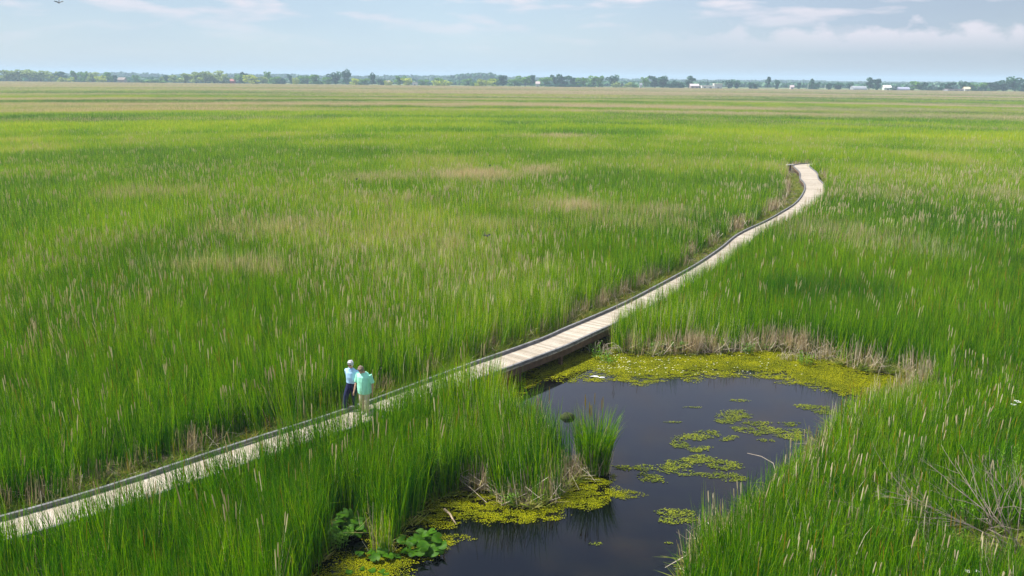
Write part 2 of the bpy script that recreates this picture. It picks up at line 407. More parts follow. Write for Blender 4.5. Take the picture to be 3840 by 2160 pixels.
def scatter(name, coll, x, y, z, vi, sc, hh, dry, tone, label, cat=None, kind='stuff', lean=.09):
    n = len(x)
    me = bpy.data.meshes.new(name); me.vertices.add(n)
    me.vertices.foreach_set('co', np.stack([x, y, z], -1).astype(np.float32).ravel())
    def fa(nm, arr, typ='FLOAT', key='value'):
        a = me.attributes.new(nm, typ, 'POINT'); a.data.foreach_set(key, np.asarray(arr).astype(np.int32 if typ == 'INT' else np.float32).ravel())
    fa('vi', vi, 'INT'); fa('dry', dry); fa('tone', tone)
    lx = RNG.normal(0, lean, n) + (vnoise(x / 2.5, y / 2.5, 71, 2) - .5) * lean * 2.6; ly = RNG.normal(0, lean, n) + (vnoise(x / 2.5, y / 2.5, 72, 2) - .5) * lean * 2.6; rz_ = RNG.uniform(0, 2 * PI, n)
    rot = np.stack([lx * np.cos(rz_) + ly * np.sin(rz_), -lx * np.sin(rz_) + ly * np.cos(rz_), rz_], -1)
    fa('rot', rot, 'FLOAT_VECTOR', 'vector'); fa('scl', np.stack([sc, sc, hh], -1), 'FLOAT_VECTOR', 'vector')
    o = bpy.data.objects.new(name, me); COL.objects.link(o)
    ng = bpy.data.node_groups.new(name, 'GeometryNodeTree')
    ng.interface.new_socket('Geometry', in_out='INPUT', socket_type='NodeSocketGeometry'); ng.interface.new_socket('Geometry', in_out='OUTPUT', socket_type='NodeSocketGeometry')
    gi = ng.nodes.new('NodeGroupInput'); go = ng.nodes.new('NodeGroupOutput'); ip = ng.nodes.new('GeometryNodeInstanceOnPoints')
    ci = ng.nodes.new('GeometryNodeCollectionInfo'); ci.inputs['Collection'].default_value = coll
    ci.inputs['Separate Children'].default_value = True; ci.inputs['Reset Children'].default_value = True
    def na(nm, typ):
        q = ng.nodes.new('GeometryNodeInputNamedAttribute'); q.data_type = typ; q.inputs[0].default_value = nm; return q.outputs[0]
    lk = ng.links.new
    lk(gi.outputs[0], ip.inputs['Points']); lk(ci.outputs[0], ip.inputs['Instance']); ip.inputs['Pick Instance'].default_value = True
    lk(na('vi', 'INT'), ip.inputs['Instance Index']); lk(na('rot', 'FLOAT_VECTOR'), ip.inputs['Rotation']); lk(na('scl', 'FLOAT_VECTOR'), ip.inputs['Scale'])
    lk(ip.outputs[0], go.inputs[0])
    md = o.modifiers.new('scatter', 'NODES'); md.node_group = ng
    return tag(o, label, cat, None, kind)

def coll_of(name, mbs, mat=M_REED):
    c = bpy.data.collections.new(name)
    for mb in mbs: make_proto(mb, name, c, mat)
    return c
# variants 0-4 plain, 5-6 seed heads, 7 brown spikes, 8-9 dead
C0 = coll_of('reed_tuft', [tuft(18, .24, .0155, 4) for _ in range(5)] + [tuft(16, .24, .0155, 4, seeds=2, sw=.028, sl=.19) for _ in range(2)] + [tuft(16, .24, .0155, 4, spikes=1)] + [dead_tuft(13, .24, .024) for _ in range(2)])
C1 = coll_of('reed_patch', [tuft(26, .45, .027, 3) for _ in range(5)] + [tuft(22, .45, .027, 3, seeds=3, sw=.036, sl=.18) for _ in range(2)] + [tuft(24, .45, .027, 3, spikes=1)] + [dead_tuft(15, .42, .045) for _ in range(2)])
C2 = coll_of('reed_stand', [tuft(52, 1.2, .078, 2) for _ in range(6)])
C3 = coll_of('reed_field', [tuft(60, 4.2, .42, 1, hs=(.8, 1.05)) for _ in range(6)])

TAN = [((1180, 430), 120, 13, .9), ((1355, 420), 60, 8, .8), ((1430, 512), 165, 16, .9), ((1640, 520), 90, 12, .6), ((820, 562), 260, 20, .6), ((400, 480), 240, 18, .6), ((560, 660), 160, 14, .4), ((960, 440), 120, 9, .5), ((1250, 560), 140, 14, .5), ((1400, 342), 90, 4, .7), ((2150, 590), 120, 40, .35),
       ((1120, 610), 60, 40, .4), ((2480, 480), 120, 14, .55), ((2200, 480), 160, 10, .35), ((1560, 555), 120, 12, .4), ((900, 500), 200, 12, .35), ((500, 272), 300, 3, .4), ((1000, 266), 350, 3, .6), ((1700, 272), 450, 4, .5), ((2300, 277), 350, 4, .6)]
def view_of(x, y, z=1.4):
    # world -> view coords (for colour zones of the reeds on the ground)
    dx, dy, dz = x, y, z - HCAM
    f = dy * math.cos(PITCH) - dz * math.sin(PITCH); u = dy * math.sin(PITCH) + dz * math.cos(PITCH)
    a = dx / f; b = u / f; c, s = math.cos(ROLL), math.sin(ROLL)
    return (1920 + FPX * (c * a + s * b)) / 1.4907, (1080 - FPX * (-s * a + c * b)) / 1.4907
ZONES = []
for (c, rx, ry, amt) in TAN:
    a = V(c[0], c[1], 1.4); b = V(c[0] + rx, c[1], 1.4); u = V(c[0], c[1] - ry, 1.4)
    ZONES.append((a.x, a.y, abs(b.x - a.x), abs(u.y - a.y), amt))
def fields(x, y):
    """dryness and colour tone of the reeds"""
    D = np.hypot(x, y)
    sm = lambda a, b: np.clip((D - a) / (b - a), 0, 1)
    n1 = vnoise(x / 9, y / 14, 1, 4); n2 = vnoise(x / 40, y / 60, 2, 4); n3 = vnoise(x / 120, y / 45, 5, 4)
    dry = .015 + .02 * np.clip((D - 30) / 40, 0, 1) + .45 * np.clip((n1 - .47) * 3.2, 0, 1) * np.clip((n2 - .37) * 3.5, 0, 1) * np.clip((D - 25) / 30, .35, 1)
    dry = dry * (1 - .75 * sm(120, 170)) 
    for (cx_, cy_, rx, ry, amt) in ZONES:
        w_ = (n1 - .5) * 2.4 + (vnoise(x / 3, y / 8, 77, 3) - .5) * 1.2
        q = np.hypot((x - cx_) / rx, (y - cy_) / ry) + w_
        dry = np.maximum(dry, amt * np.clip((1.4 - q) / 1.1, 0, 1))
    # far field bands
    far = sm(175, 260); LD = np.log(D) * 13 + 2
    band = np.clip((vnoise(x / D * 1.8 + 3, LD, 8, 3) - .46) * 4, 0, 1)
    dry = np.maximum(dry, far * (.16 + .84 * band))
    end = np.clip((D - 560) / 160, 0, 1)
    dry = np.maximum(dry, end * (.62 + .36 * vnoise(x / D * 3, LD * 1.5, 12)))
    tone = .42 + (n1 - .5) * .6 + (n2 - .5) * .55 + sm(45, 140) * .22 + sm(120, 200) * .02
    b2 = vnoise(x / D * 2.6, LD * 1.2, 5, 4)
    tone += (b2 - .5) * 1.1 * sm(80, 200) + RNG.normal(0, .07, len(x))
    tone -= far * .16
    return dry, np.clip(tone, .02, .98)
def cells(y0, y1, dens, margin=4, half=.66):
    A = []; yy = y0
    strips = np.arange(y0, y1, max(1, (y1 - y0) / 200)); st = strips[1] - strips[0]
    for s in strips:
        hw = half * (s + st) + margin; n = RNG.poisson(2 * hw * st * dens)
        A.append(np.stack([RNG.uniform(-hw, hw, n), RNG.uniform(s, s + st, n)], -1))
    P = np.concatenate(A); return P[:, 0], P[:, 1]
def side_of_left(x, y):
    # True when on the left (cleared) side of the boardwalk
    return seg_dist(LSa, x, y) < seg_dist(RSa, x, y)

CLUMP = V(1493, 1187).xy
def base_mask(x, y, rad):
    ok = ~inside(POND, x, y) & ~inside(DECK, x, y)
    dl = seg_dist(LSa, x, y); dr = seg_dist(RSa, x, y)
    dp = seg_dist(POND, x, y, True)
    gap = 1.5 + .6 * (vnoise(x * .5, y * .5, 21) - .5) * 2
    gap = gap * np.clip(1.15 - (y - 60) / 120, .6, 1)
    left = dl < dr
    ok &= np.where(left, dl > gap, dr > -.02 + rad * .5)
    # far bend: right side strip with dead reeds
    ok &= ~((~left) & (y > 84) & (y < 101) & (dr < 1.1) & (x > 31))
    ok &= (dp > rad * .3)
    edge = np.where(left, dl - gap, 9); 
    return ok, left, dl, dr, dp, edge

# --- near
x, y = cells(12.5, 50, 17, 5)
bx = RNG.uniform(-6, .1, 600); by = RNG.uniform(16.5, 24.5, 600); kb = seg_dist(POND, bx, by, True) < 1.1
x = np.concatenate([x, bx[kb]]); y = np.concatenate([y, by[kb]])
ok, left, dl, dr, dp, edge = base_mask(x, y, .2)
# small tongue of open mud / duckweed in the near left bank and the dead shrub clearing
SHRUB = V(2520, 1400).xy
open_ = np.hypot((x - SHRUB[0]) / 1.7, (y - SHRUB[1]) / 1.0) < 1
ok &= ~open_
x, y, left, dl, dr, dp, edge = [a[ok] for a in (x, y, left, dl, dr, dp, edge)]
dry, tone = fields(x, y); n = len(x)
vx, vy = view_of(x, y)
right_near = (~left) & (x > 5.5) & (y < 29.5) & (vx > 1600)
vi = RNG.integers(0, 5, n)
pseed = np.where(right_near, .10, np.where(left, 0.05 + .15 * (vnoise(x / 6, y / 6, 31) > .52), .03)); u = RNG.random(n)
vi = np.where(u < pseed, RNG.integers(5, 7, n), vi)
vi = np.where((u > .80) & (u < .80 + np.where(right_near, .09, .045)), 7, vi)
hh = 1.98 * (.80 + .36 * vnoise(x / 1.8, y / 1.8, 4)) * (.88 + .24 * vnoise(x / 7, y / 7, 14)) * RNG.uniform(.82, 1.12, n)
hh = np.where(right_near, hh * .74, hh); hh = np.where((dp < .5) & (x > 3), hh * (.75 + .5 * dp), hh); bayz = (x < .1) & (x > -6) & (dp < 1.3) & (y < 24); hh = np.where(bayz, np.maximum(hh, 1.6) * 1.04, hh)
hh = np.where((~left) & (dr < 1.5) & (y < 27.3), hh * (1.08 + .14 * (y > 21.5)), hh)
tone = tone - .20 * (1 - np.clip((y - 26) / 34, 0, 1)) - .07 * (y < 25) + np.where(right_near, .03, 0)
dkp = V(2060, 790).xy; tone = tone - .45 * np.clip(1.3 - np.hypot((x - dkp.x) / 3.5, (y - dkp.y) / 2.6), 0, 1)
# dead stalks along open edges
e = np.minimum(edge, np.where(x > -2, dp, 9)); clumpn = vnoise(x * 1.1, y * 1.1, 41, 2)
isdead = (e < .6) & (RNG.random(n) < np.clip((clumpn - .36) * 3.6, 0, .7))
vi = np.where(isdead, RNG.integers(8, 10, n), vi); hh = np.where(isdead, RNG.uniform(.7, 1.25, n), hh)
shin = (~left) & (dr < .9) & (np.abs(x - gp(1378, 1551, .65).x - .2) < 1.5) & (vi < 8); hh = np.where(shin, RNG.uniform(2.1, 2.4, n), hh)
frg = (x > 2) & (y > 27) & (dp < .75) & (RNG.random(n) < np.clip((vnoise(x * .9, y * .9, 43, 2) - .30) * 3, 0, .85)); isdead |= frg; vi = np.where(frg, RNG.integers(8, 10, n), vi); hh = np.where(frg, RNG.uniform(.9, 1.5, n), hh)
isd2 = (~isdead) & (RNG.random(n) < .035); vi = np.where(isd2, RNG.integers(8, 10, n), vi); hh = np.where(isd2, RNG.uniform(1, 1.5, n), hh)
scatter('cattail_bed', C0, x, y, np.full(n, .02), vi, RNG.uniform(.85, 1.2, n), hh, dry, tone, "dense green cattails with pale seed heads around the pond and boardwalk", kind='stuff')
# --- mid
x, y = cells(49, 145, 6, 5)
ok, left, dl, dr, dp, edge = base_mask(x, y, .35); x, y, left, dl, dr, dp, edge = [a[ok] for a in (x, y, left, dl, dr, dp, edge)]
dry, tone = fields(x, y); n = len(x); u = RNG.random(n); vi = RNG.integers(0, 5, n)
vi = np.where(u < .02 + .09 * (vnoise(x / 14, y / 10, 31) > .54) * (y < 95), RNG.integers(5, 7, n), vi); vi = np.where(u > .975, 7, vi)
isdead = (edge < 1.0) & (RNG.random(n) < np.clip((vnoise(x * .6, y * .6, 41, 2) - .2) * 3, 0, .9))
isdead |= (~left) & (y > 84) & (y < 101) & (dr < 1.9) & (x > 31) & (RNG.random(n) < .5)
vi = np.where(isdead, RNG.integers(8, 10, n), vi)
hh = 1.92 * (.86 + .22 * vnoise(x / 3, y / 3, 4)) * (.88 + .24 * vnoise(x / 10, y / 10, 14)) * RNG.uniform(.9, 1.1, n); hh = np.where(isdead, RNG.uniform(.9, 1.4, n), hh)
scatter('reed_meadow', C1, x, y, np.full(n, .02), vi, RNG.uniform(.85, 1.2, n), hh, dry, tone, "bright green reeds with tan patches spreading over the middle marsh", kind='stuff')
# --- far
x, y = cells(142, 400, 1.1, 10); n = len(x); dry, tone = fields(x, y)
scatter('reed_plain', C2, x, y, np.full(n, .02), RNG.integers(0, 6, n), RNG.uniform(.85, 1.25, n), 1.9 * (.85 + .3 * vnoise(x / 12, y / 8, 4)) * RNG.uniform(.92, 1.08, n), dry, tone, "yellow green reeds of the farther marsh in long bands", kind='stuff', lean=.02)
x, y = cells(392, 1010, .11, 20); ex = 1000 - (x + 600) / 1200 * 230; k = y < ex
x, y = x[k], y[k]; n = len(x); dry, tone = fields(x, y)
scatter('reed_horizon', C3, x, y, np.full(n, .02), RNG.integers(0, 6, n), RNG.uniform(.9, 1.3, n), 1.8 * RNG.uniform(.9, 1.1, n), dry, tone, "tan and green reed bands at the far edge of the marsh", kind='stuff', lean=.01)

# --- low weeds on the boardwalk verge and pond banks
def weed_tuft(n=16, mat=None):
    mb = MB()
    for _ in range(n):
        a = random.uniform(0, 2 * PI); q = .16 * math.sqrt(random.random())
        blade(mb, q * math.cos(a), q * math.sin(a), random.uniform(0, 2 * PI), random.uniform(.1, .6), random.uniform(.4, 1), .03, 3, random.random(), 0, random.uniform(0, .6))
    return mb
CW = coll_of('weed_tuft', [weed_tuft() for _ in range(4)], M_WEED)
x, y = cells(12.5, 100, 16, 5)
dl = seg_dist(LSa, x, y); dr = seg_dist(RSa, x, y); dp = seg_dist(POND, x, y, True); ip_ = inside(POND, x, y); idk = inside(DECK, x, y)
k = (~idk) & (((dl < dr) & (dl < 1.9) & (dl > .05)) | ((~ip_) & (dp < 1.1) & (x > 0) & (y > 27)) | ((~ip_) & (dp < .5)) | (np.hypot((x - SHRUB[0]) / 1.8, (y - SHRUB[1]) / 1.4) < 1) | ((dr < 1.3) & (dl > dr) & (y > 84) & (x > 31)))
k &= RNG.random(len(x)) < np.where(y > 50, .45, 1)
x, y = x[k], y[k]; n = len(x)
scatter('low_weeds', CW, x, y, np.full(n, .03), RNG.integers(0, 4, n), RNG.uniform(.8, 1.4, n), RNG.uniform(.18, .5, n), np.zeros(n), np.zeros(n), "low yellow green weeds along the boardwalk verge and pond bank", kind='stuff', lean=.15)

# ------------------------------------------------------------------ lone clump of cattails in the pond
cl = empty('cattail_clump', (*CLUMP, 0), label="lone tall clump of dark green cattails standing in the pond", cat='cattail clump')
mbg, mbd, mbb = MB(), MB(), MB()
def on_reed_mat(name, dryv, tonev):
    m = M_REED.copy(); m.name = name
    for nd in m.node_tree.nodes:
        if nd.type == 'ATTRIBUTE' and nd.attribute_type == 'INSTANCER':
            v = m.node_tree.nodes.new('ShaderNodeValue'); v.outputs[0].default_value = dryv if nd.attribute_name == 'dry' else tonev
            for l in list(nd.outputs['Fac'].links): m.node_tree.links.new(v.outputs[0], l.to_socket)
    return m
M_REEDS = on_reed_mat('clump_reed', .03, .28)
for _ in range(520):
    a = random.uniform(0, 2 * PI); q = math.sqrt(random.random()); px, py = .43 * q * math.cos(a), .33 * q * math.sin(a); h = random.uniform(1.35, 2.2)
    blade(mbg, px, py, math.atan2(py, px) + random.uniform(-.8, .8), random.uniform(.0, .2) + .10 * q, h, .019, 5, random.random(), 0, random.uniform(0, .5))
for _ in range(260):
    a = random.uniform(0, 2 * PI); q = math.sqrt(random.random()); px, py = .50 * q * math.cos(a), .33 * q * math.sin(a)
    blade(mbd, px, py, random.uniform(0, 6.3), random.uniform(0, .3), random.uniform(.3, 1.0), .02, 3, random.random(), 3, 0)
for _ in range(9):
    sp_ = MB(); spike(sp_, random.uniform(-.3, .3), random.uniform(-.2, .2), random.uniform(2.0, 2.4), .35, .02, 2); sp_.build('flower_spike', M_REEDS, cl)
mbg.build('leaves', M_REEDS, cl); mbd.build('dead_stalks', M_REEDS, cl)

# ------------------------------------------------------------------ duckweed, algae
def poly_v(L_): return np.array([V(*q).xy for q in L_])
def cell_mat(name, x0, x1, y0, y1, dens, mat, cell=.033, z=.006, seed=0):
    X, Y = np.meshgrid(np.arange(x0, x1, cell), np.arange(y0, y1, cell)); X = X.ravel(); Y = Y.ravel()
    rg = np.random.default_rng(seed + 5); X = X + rg.uniform(-.02, .02, len(X)); Y = Y + rg.uniform(-.02, .02, len(Y))
    d = dens(X, Y); k = rg.random(len(X)) < d; X, Y = X[k], Y[k]; n = len(X)
    a = rg.uniform(0, 6.28, n); s = rg.uniform(.55, .95, n) * cell; zz = z + rg.uniform(0, .014, n); tx, ty = rg.normal(0, .08, n), rg.normal(0, .08, n)
    vs = np.zeros((n, 5, 3))
    for q in range(5):
        rr = s * rg.uniform(.7, 1.1, n); vs[:, q, 0] = X + np.cos(a + q * 1.2566) * rr; vs[:, q, 1] = Y + np.sin(a + q * 1.2566) * rr
        vs[:, q, 2] = zz + np.abs(np.cos(a + q * 1.2566) * rr * tx + np.sin(a + q * 1.2566) * rr * ty)
    return mesh_obj(name, vs.reshape(-1, 3), [tuple(range(5 * i, 5 * i + 5)) for i in range(n)], mat, attrs={'r': np.repeat(rg.random(n), 5)})
DA = poly_v([(1150, 1000), (1262, 955), (1400, 868), (1500, 835), (1545, 875), (1640, 885), (1800, 880), (1960, 870), (2090, 900), (2230, 930), (2400, 950), (2400, 1060), (2200, 1060), (2135, 1040), (2110, 1005), (2040, 985), (1990, 968), (1930, 951), (1878, 945), (1821, 951), (1775, 957), (1712, 960), (1650, 963), (1596, 971), (1540, 957), (1478, 953), (1446, 965), (1390, 957), (1340, 960), (1300, 990), (1270, 1040)])
DB = poly_v([(1030, 1310), (1075, 1255), (1150, 1225), (1238, 1225), (1262, 1255), (1330, 1275), (1400, 1255), (1445, 1222), (1465, 1190), (1545, 1190), (1550, 1208), (1525, 1228), (1555, 1240), (1608, 1252), (1540, 1262), (1505, 1282), (1440, 1296), (1400, 1312), (1300, 1320), (1225, 1315), (1165, 1300), (1150, 1330), (1100, 1335), (1060, 1330)])
DC = poly_v([(760, 1470), (800, 1420), (830, 1375), (900, 1380), (1000, 1350), (1060, 1335), (1190, 1348), (1140, 1372), (1120, 1398), (1090, 1420), (1050, 1449), (1010, 1490), (760, 1560)])
def duck(X, Y):
    f = np.full(X.shape, -1.)
    for P, wgt in ((DA, 0), (DB, .25), (DC, .2)):
        i = inside(P, X, Y); d = seg_dist(P, X, Y, True); s_ = np.where(i, d, -d) + wgt * i
        f = np.maximum(f, s_)
    n1 = vnoise(X * 1.3, Y * 2.6, 51, 4); n2 = vnoise(X * .45, Y * .9, 52, 3); n3 = vnoise(X * 4, Y * 8, 53, 3)
    t = np.clip(f + .25, 0, 1.6) / .9 + (n1 - .5) * 1.6 + (n2 - .5) * 1.2 - .25
    dn = np.clip(t * 1.4, 0, 1) * np.where((n3 < .40) & (f < 1.1 + (n2 - .5) * 2), .12, 1)
    dn = np.where(f < -.3, 0, dn)
    # ragged shoreline under the reeds everywhere
    sh = seg_dist(POND, X, Y, True); dn = np.maximum(dn, np.clip((.22 - sh) * 3 + (n1 - .55) * 2, 0, .8) * inside(POND, X, Y))
    ok = inside(POND, X, Y) | (sh < .35) | ((seg_dist(RSa, X, Y) < 1.5) & (Y > 28) & (Y < 40))
    return dn * ok
dk = cell_mat('duckweed', -6.2, 15.5, 23.6, 39.5, duck, M_DUCK, seed=1)
tag(dk, "yellow green duckweed mat along the far bank of the pond", kind='stuff')
dk = cell_mat('duckweed', -6.2, 9, 14.5, 23.6, duck, M_DUCK, cell=.022, seed=2)
tag(dk, "yellow green duckweed mats in the near bays of the pond", kind='stuff')
# floating algae patches
def patch(label, blobs, seed, thin=.8):
    W = []
    for (cx_, cy_, rx, ry) in blobs:
        a = V(cx_, cy_); b = V(cx_ + rx, cy_); u = V(cx_, cy_ - ry); W.append((a.x, a.y, max(.08, (b - a).length), max(.08, u.y - a.y)))
    x0 = min(q[0] - q[2] * 1.5 for q in W); x1 = max(q[0] + q[2] * 1.5 for q in W); y0 = min(q[1] - q[3] * 1.6 for q in W); y1 = max(q[1] + q[3] * 1.6 for q in W)
    def dens(X, Y):
        f = np.full(X.shape, -9.)
        n1 = vnoise(X * 1.8 + seed, Y * 2.4, 60, 4); n3 = vnoise(X * 6 + seed, Y * 9, 61, 3)
        for (a, b, rx, ry) in W: f = np.maximum(f, 1 - np.hypot((X - a) / rx, (Y - b) / ry))
        return np.clip((f + (n1 - .5) * 1.5) * 2.2, 0, thin) * np.where(n3 < .42, .25, 1) * (f > -.55)
    o = cell_mat('algae_patch', x0, x1, y0, y1, dens, M_ALGAE, seed=seed)
    tag(o, label, 'algae patch', 'algae patches floating on the open water')
patch("large ragged algae patch below the reflection at the pond's far right", [(1850, 1045, 48, 12), (1835, 1060, 36, 10), (1895, 1066, 55, 12), (1935, 1084, 70, 12), (1860, 1078, 30, 8)], 1)
patch("algae patch touching the right bank, just right of the large ragged one", [(1985, 1067, 40, 7), (1990, 1100, 42, 8), (2010, 1085, 40, 8)], 2)
patch("thin algae streak highest up on the right, under the bank reflection", [(2045, 1025, 45, 8), (2080, 1036, 38, 9), (2010, 1022, 22, 4)], 3)
patch("ring-shaped algae patch in the middle of the open water", [(1735, 1100, 42, 10), (1790, 1096, 48, 7), (1830, 1100, 32, 8), (1715, 1120, 30, 10), (1762, 1130, 36, 8), (1782, 1088, 30, 6)], 4)
patch("small oval algae patch right of the ring-shaped one", [(1925, 1108, 26, 4)], 5)
patch("wide algae raft right of the lone cattail clump", [(1600, 1176, 55, 8), (1640, 1205, 45, 14), (1700, 1170, 50, 14), (1760, 1160, 60, 14), (1820, 1170, 60, 16), (1720, 1190, 60, 10), (1800, 1195, 60, 10), (1850, 1205, 40, 10)], 6)
patch("algae patch beside the right bank reeds near the bottom", [(1700, 1290, 42, 10), (1690, 1310, 36, 10), (1725, 1305, 30, 12)], 7)
patch("tiny algae fleck on the dark water by the bottom edge", [(1500, 1369, 22, 3), (1682, 1366, 16, 5)], 8, .6)
patch("faint algae wisp just off the far duckweed mat", [(1735, 1025, 30, 2), (1690, 1062, 30, 2), (1860, 1008, 24, 3)], 9, .6)

# tiny white flowers on the duckweed
mb = MB()
for _ in range(420):
    vx_, vy_ = random.uniform(1500, 2150), random.uniform(885, 945)
    if random.random() > max(.12, 1 - abs(vx_ - 1560) / 330): continue
    p = V(vx_, vy_)
    if not inside(POND, np.array([p.x]), np.array([p.y]))[0]: continue
    for q in range(3):
        a = q * 2.09; mb.add([(p.x, p.y, .05), (p.x + math.cos(a) * .027, p.y + math.sin(a) * .027, .062), (p.x + math.cos(a + 1) * .027, p.y + math.sin(a + 1) * .027, .062)], [(0, 1, 2)])
tag(mb.build('water_flowers', simple('petal', (.8, .8, .72), .6, .05)), "tiny white flowers dotting the far duckweed", kind='stuff')

# ------------------------------------------------------------------ leafy plants
def leaf(mb, base, d, ln, w, droop=.3, r=.5):
    d = Vector(d).normalized(); s = d.cross(Vector((0, 0, 1)));
    if s.length < .1: s = Vector((1, 0, 0))
    s.normalize(); u = Vector(base); vs = []
    prof = [(0, .1), (.3, .9), (.6, 1), (.85, .55), (1, 0)]
    for t, ww in prof:
        c = u + d * ln * t + Vector((0, 0, -droop * ln * t * t)); vs += [c - s * w * ww / 2, c + s * w * ww / 2 + Vector((0, 0, .01 * ww))]
    mb.add(vs, [(2 * i, 2 * i + 1, 2 * i + 3, 2 * i + 2) for i in range(4)], r=random.random(), h=.4, k=0.)
def herb(vx_, vy_, h, n, label, spread=.25, cat='marsh herb', group='leafy herbs on the pond banks', zb=.03, lw=.035, ll=.14, w3=None):
    p = w3 or V(vx_, vy_); e = empty('marsh_herb', (p.x, p.y, zb), label=label, cat=cat, group=group)
    st, lf = MB(), MB()
    for _ in range(n):
        a = random.uniform(0, 6.28); q = spread * math.sqrt(random.random()); b = Vector((math.cos(a) * q, math.sin(a) * q, 0)); hh_ = h * random.uniform(.55, 1)
        tip = b + Vector((math.cos(a) * q * .6, math.sin(a) * q * .6, hh_)); st.tube([b, (b + tip) / 2 + Vector((random.uniform(-.02, .02), 0, 0)), tip], [.008, .006, .003], 4)
        m_ = int(hh_ / .045)
        for j in range(m_):
            t = .2 + .8 * j / m_; an = j * 2.4 + a; leaf(lf, b + (tip - b) * t, (math.cos(an), math.sin(an), .5 + t * .6), ll * random.uniform(.7, 1.1) * (1.15 - .4 * t), lw, .25)
    st.build('stems', M_HERB, e); lf.build('leaves', M_HERB, e); return e
HL = [(1567, 878, .5, "leafy herb at the waterline, leftmost under the tall reeds by the boardwalk"), (1607, 880, .45, "small upright herb just right of the first far-bank herb"), (1651, 888, .5, "bright herb beside the left edge of the far-bank lily plant"), (1722, 878, .55, "bright herb just right of the far-bank lily plant"),
      (1777, 880, .6, "bushy herb among arching dead stalks, middle of the far bank"), (1822, 882, .6, "taller leafy herb right of the arching dead stalks"), (1880, 890, .6, "broad leafy herb at the duckweed edge below dead stalks"), (1925, 880, .4, "low herb between the broad herb and the grey dead stalks"),
      (1512, 906, .55, "tangled herb standing in duckweed close to the boardwalk side"), (1531, 915, .4, "outermost herb standing in the far duckweed mat"), (1494, 885, .5, "shaded herb right against the boardwalk beam"),
      (2024, 918, .55, "pale herb tuft standing in duckweed with dead stems"), (2262, 930, .5, "herb in front of grey dead reeds at the pond's right corner"), (2340, 895, .6, "yellow green herb right of the gap in the far reeds")]
for (a, b, h, lb) in HL: herb(a, b, h, 9, lb)
herb(1116, 1245, 1.35, 4, "tall leafy weed rising from the cattails above the duckweed bay", .1, lw=.05, ll=.2)
herb(1280, 1268, .4, 10, "dark leafy herb at the foot of the dead stalks in the bay", .2)
herb(850, 1378, .5, 8, "bright jagged herb in front of the left lily leaves", .2, lw=.045, ll=.16)

def lily(vx_, vy_, n, spread, label, leaf_r=(.09, .15), hr=(.08, .5)):
    p = V(vx_, vy_); e = empty('lily_plant', (p.x, p.y, 0), label=label, cat='lily plant', group='broad-leaved lily plants')
    st, lf = MB(), MB()
    for i in range(n):
        a = random.uniform(0, 6.28); q = math.sqrt(random.random()); x_, y_ = q * spread[0] * math.cos(a), q * spread[1] * math.sin(a)
        h = random.uniform(*hr) * (1.1 - .5 * q) * (1 if hr[1] < .2 else 1); r_ = random.uniform(*leaf_r)
        st.tube([(x_ * .6, y_ * .6, 0), (x_ * .85, y_ * .85, h * .6), (x_, y_, h)], .007, 4)
        nrm = Vector((random.uniform(-.5, .5), random.uniform(-.8, .2), 1)).normalized() if h > .12 else Vector((0, 0, 1))
        t1 = nrm.orthogonal().normalized(); t2 = nrm.cross(t1); a0 = random.uniform(0, 6.28); c = Vector((x_, y_, h))
        ring = []; ring2 = []
        for k in range(13):
            th = a0 + .22 + (2 * PI - .44) * k / 12; rr = r_ * (1 + .06 * math.sin(3 * th)); dd = t1 * math.cos(th) + t2 * math.sin(th)
            ring2.append(c + dd * rr * .55 + nrm * .012); ring.append(c + dd * rr + nrm * .03 * math.sin(2 * th + a0))
        vs = [c] + ring2 + ring
        fs = [(0, 1 + k, 2 + k) for k in range(12)] + [(1 + k, 14 + k, 15 + k, 2 + k) for k in range(12)]
        lf.add(vs, fs, r=random.random())
    st.build('stems', M_LILY, e); lf.build('leaves', M_LILY, e, smooth=True); return e
lily(868, 1345, 34, (.42, .55), "tall dark lily leaves crowded left of a thin cattail tuft")
lily(1062, 1385, 34, (.52, .42), "glossy lily leaves spreading over the duckweed beside open water", hr=(.06, .45))
lily(945, 1405, 11, (.55, .22), "low lily leaves between the two crowded lily plants", hr=(.03, .22))
lily(930, 1440, 6, (.6, .12), "flat lily pads lowest down on the duckweed by the bottom edge", hr=(.01, .05), leaf_r=(.07, .12))
lily(1690, 884, 14, (.55, .3), "dark lily leaves at the far bank among bright herbs", leaf_r=(.12, .2), hr=(.15, .6))
# cattail tuft between the lilies
e = empty('cattail_tuft', (*V(960, 1392).xy, 0), label="thin yellowish cattail tuft growing between the lily plants", cat='cattail tuft'); t1_, t2_ = MB(), MB()
for _ in range(70):
    a = random.uniform(0, 6.28); q = random.random() ** .5; blade(t1_, .28 * q * math.cos(a), .12 * q * math.sin(a), random.uniform(0, 6.28), random.uniform(0, .2), random.uniform(.8, 1.5), .014, 4, random.random(), 0, random.uniform(0, .3))
for _ in range(26):
    a = random.uniform(0, 6.28); q = random.random() ** .5; blade(t2_, .28 * q * math.cos(a), .12 * q * math.sin(a), random.uniform(0, 6.28), random.uniform(0, .25), random.uniform(.3, 1), .013, 3, random.random(), 3, 0)
t1_.build('leaves', on_reed_mat('tuft_reed', .1, .62), e); t2_.build('dead_stalks', M_REED, e)

M_STALK = simple('dead_stalk', (.42, .35, .26), .8, .3, 6)
M_GREY = simple('grey_bark', (.25, .20, .16), .85, .35, 7)
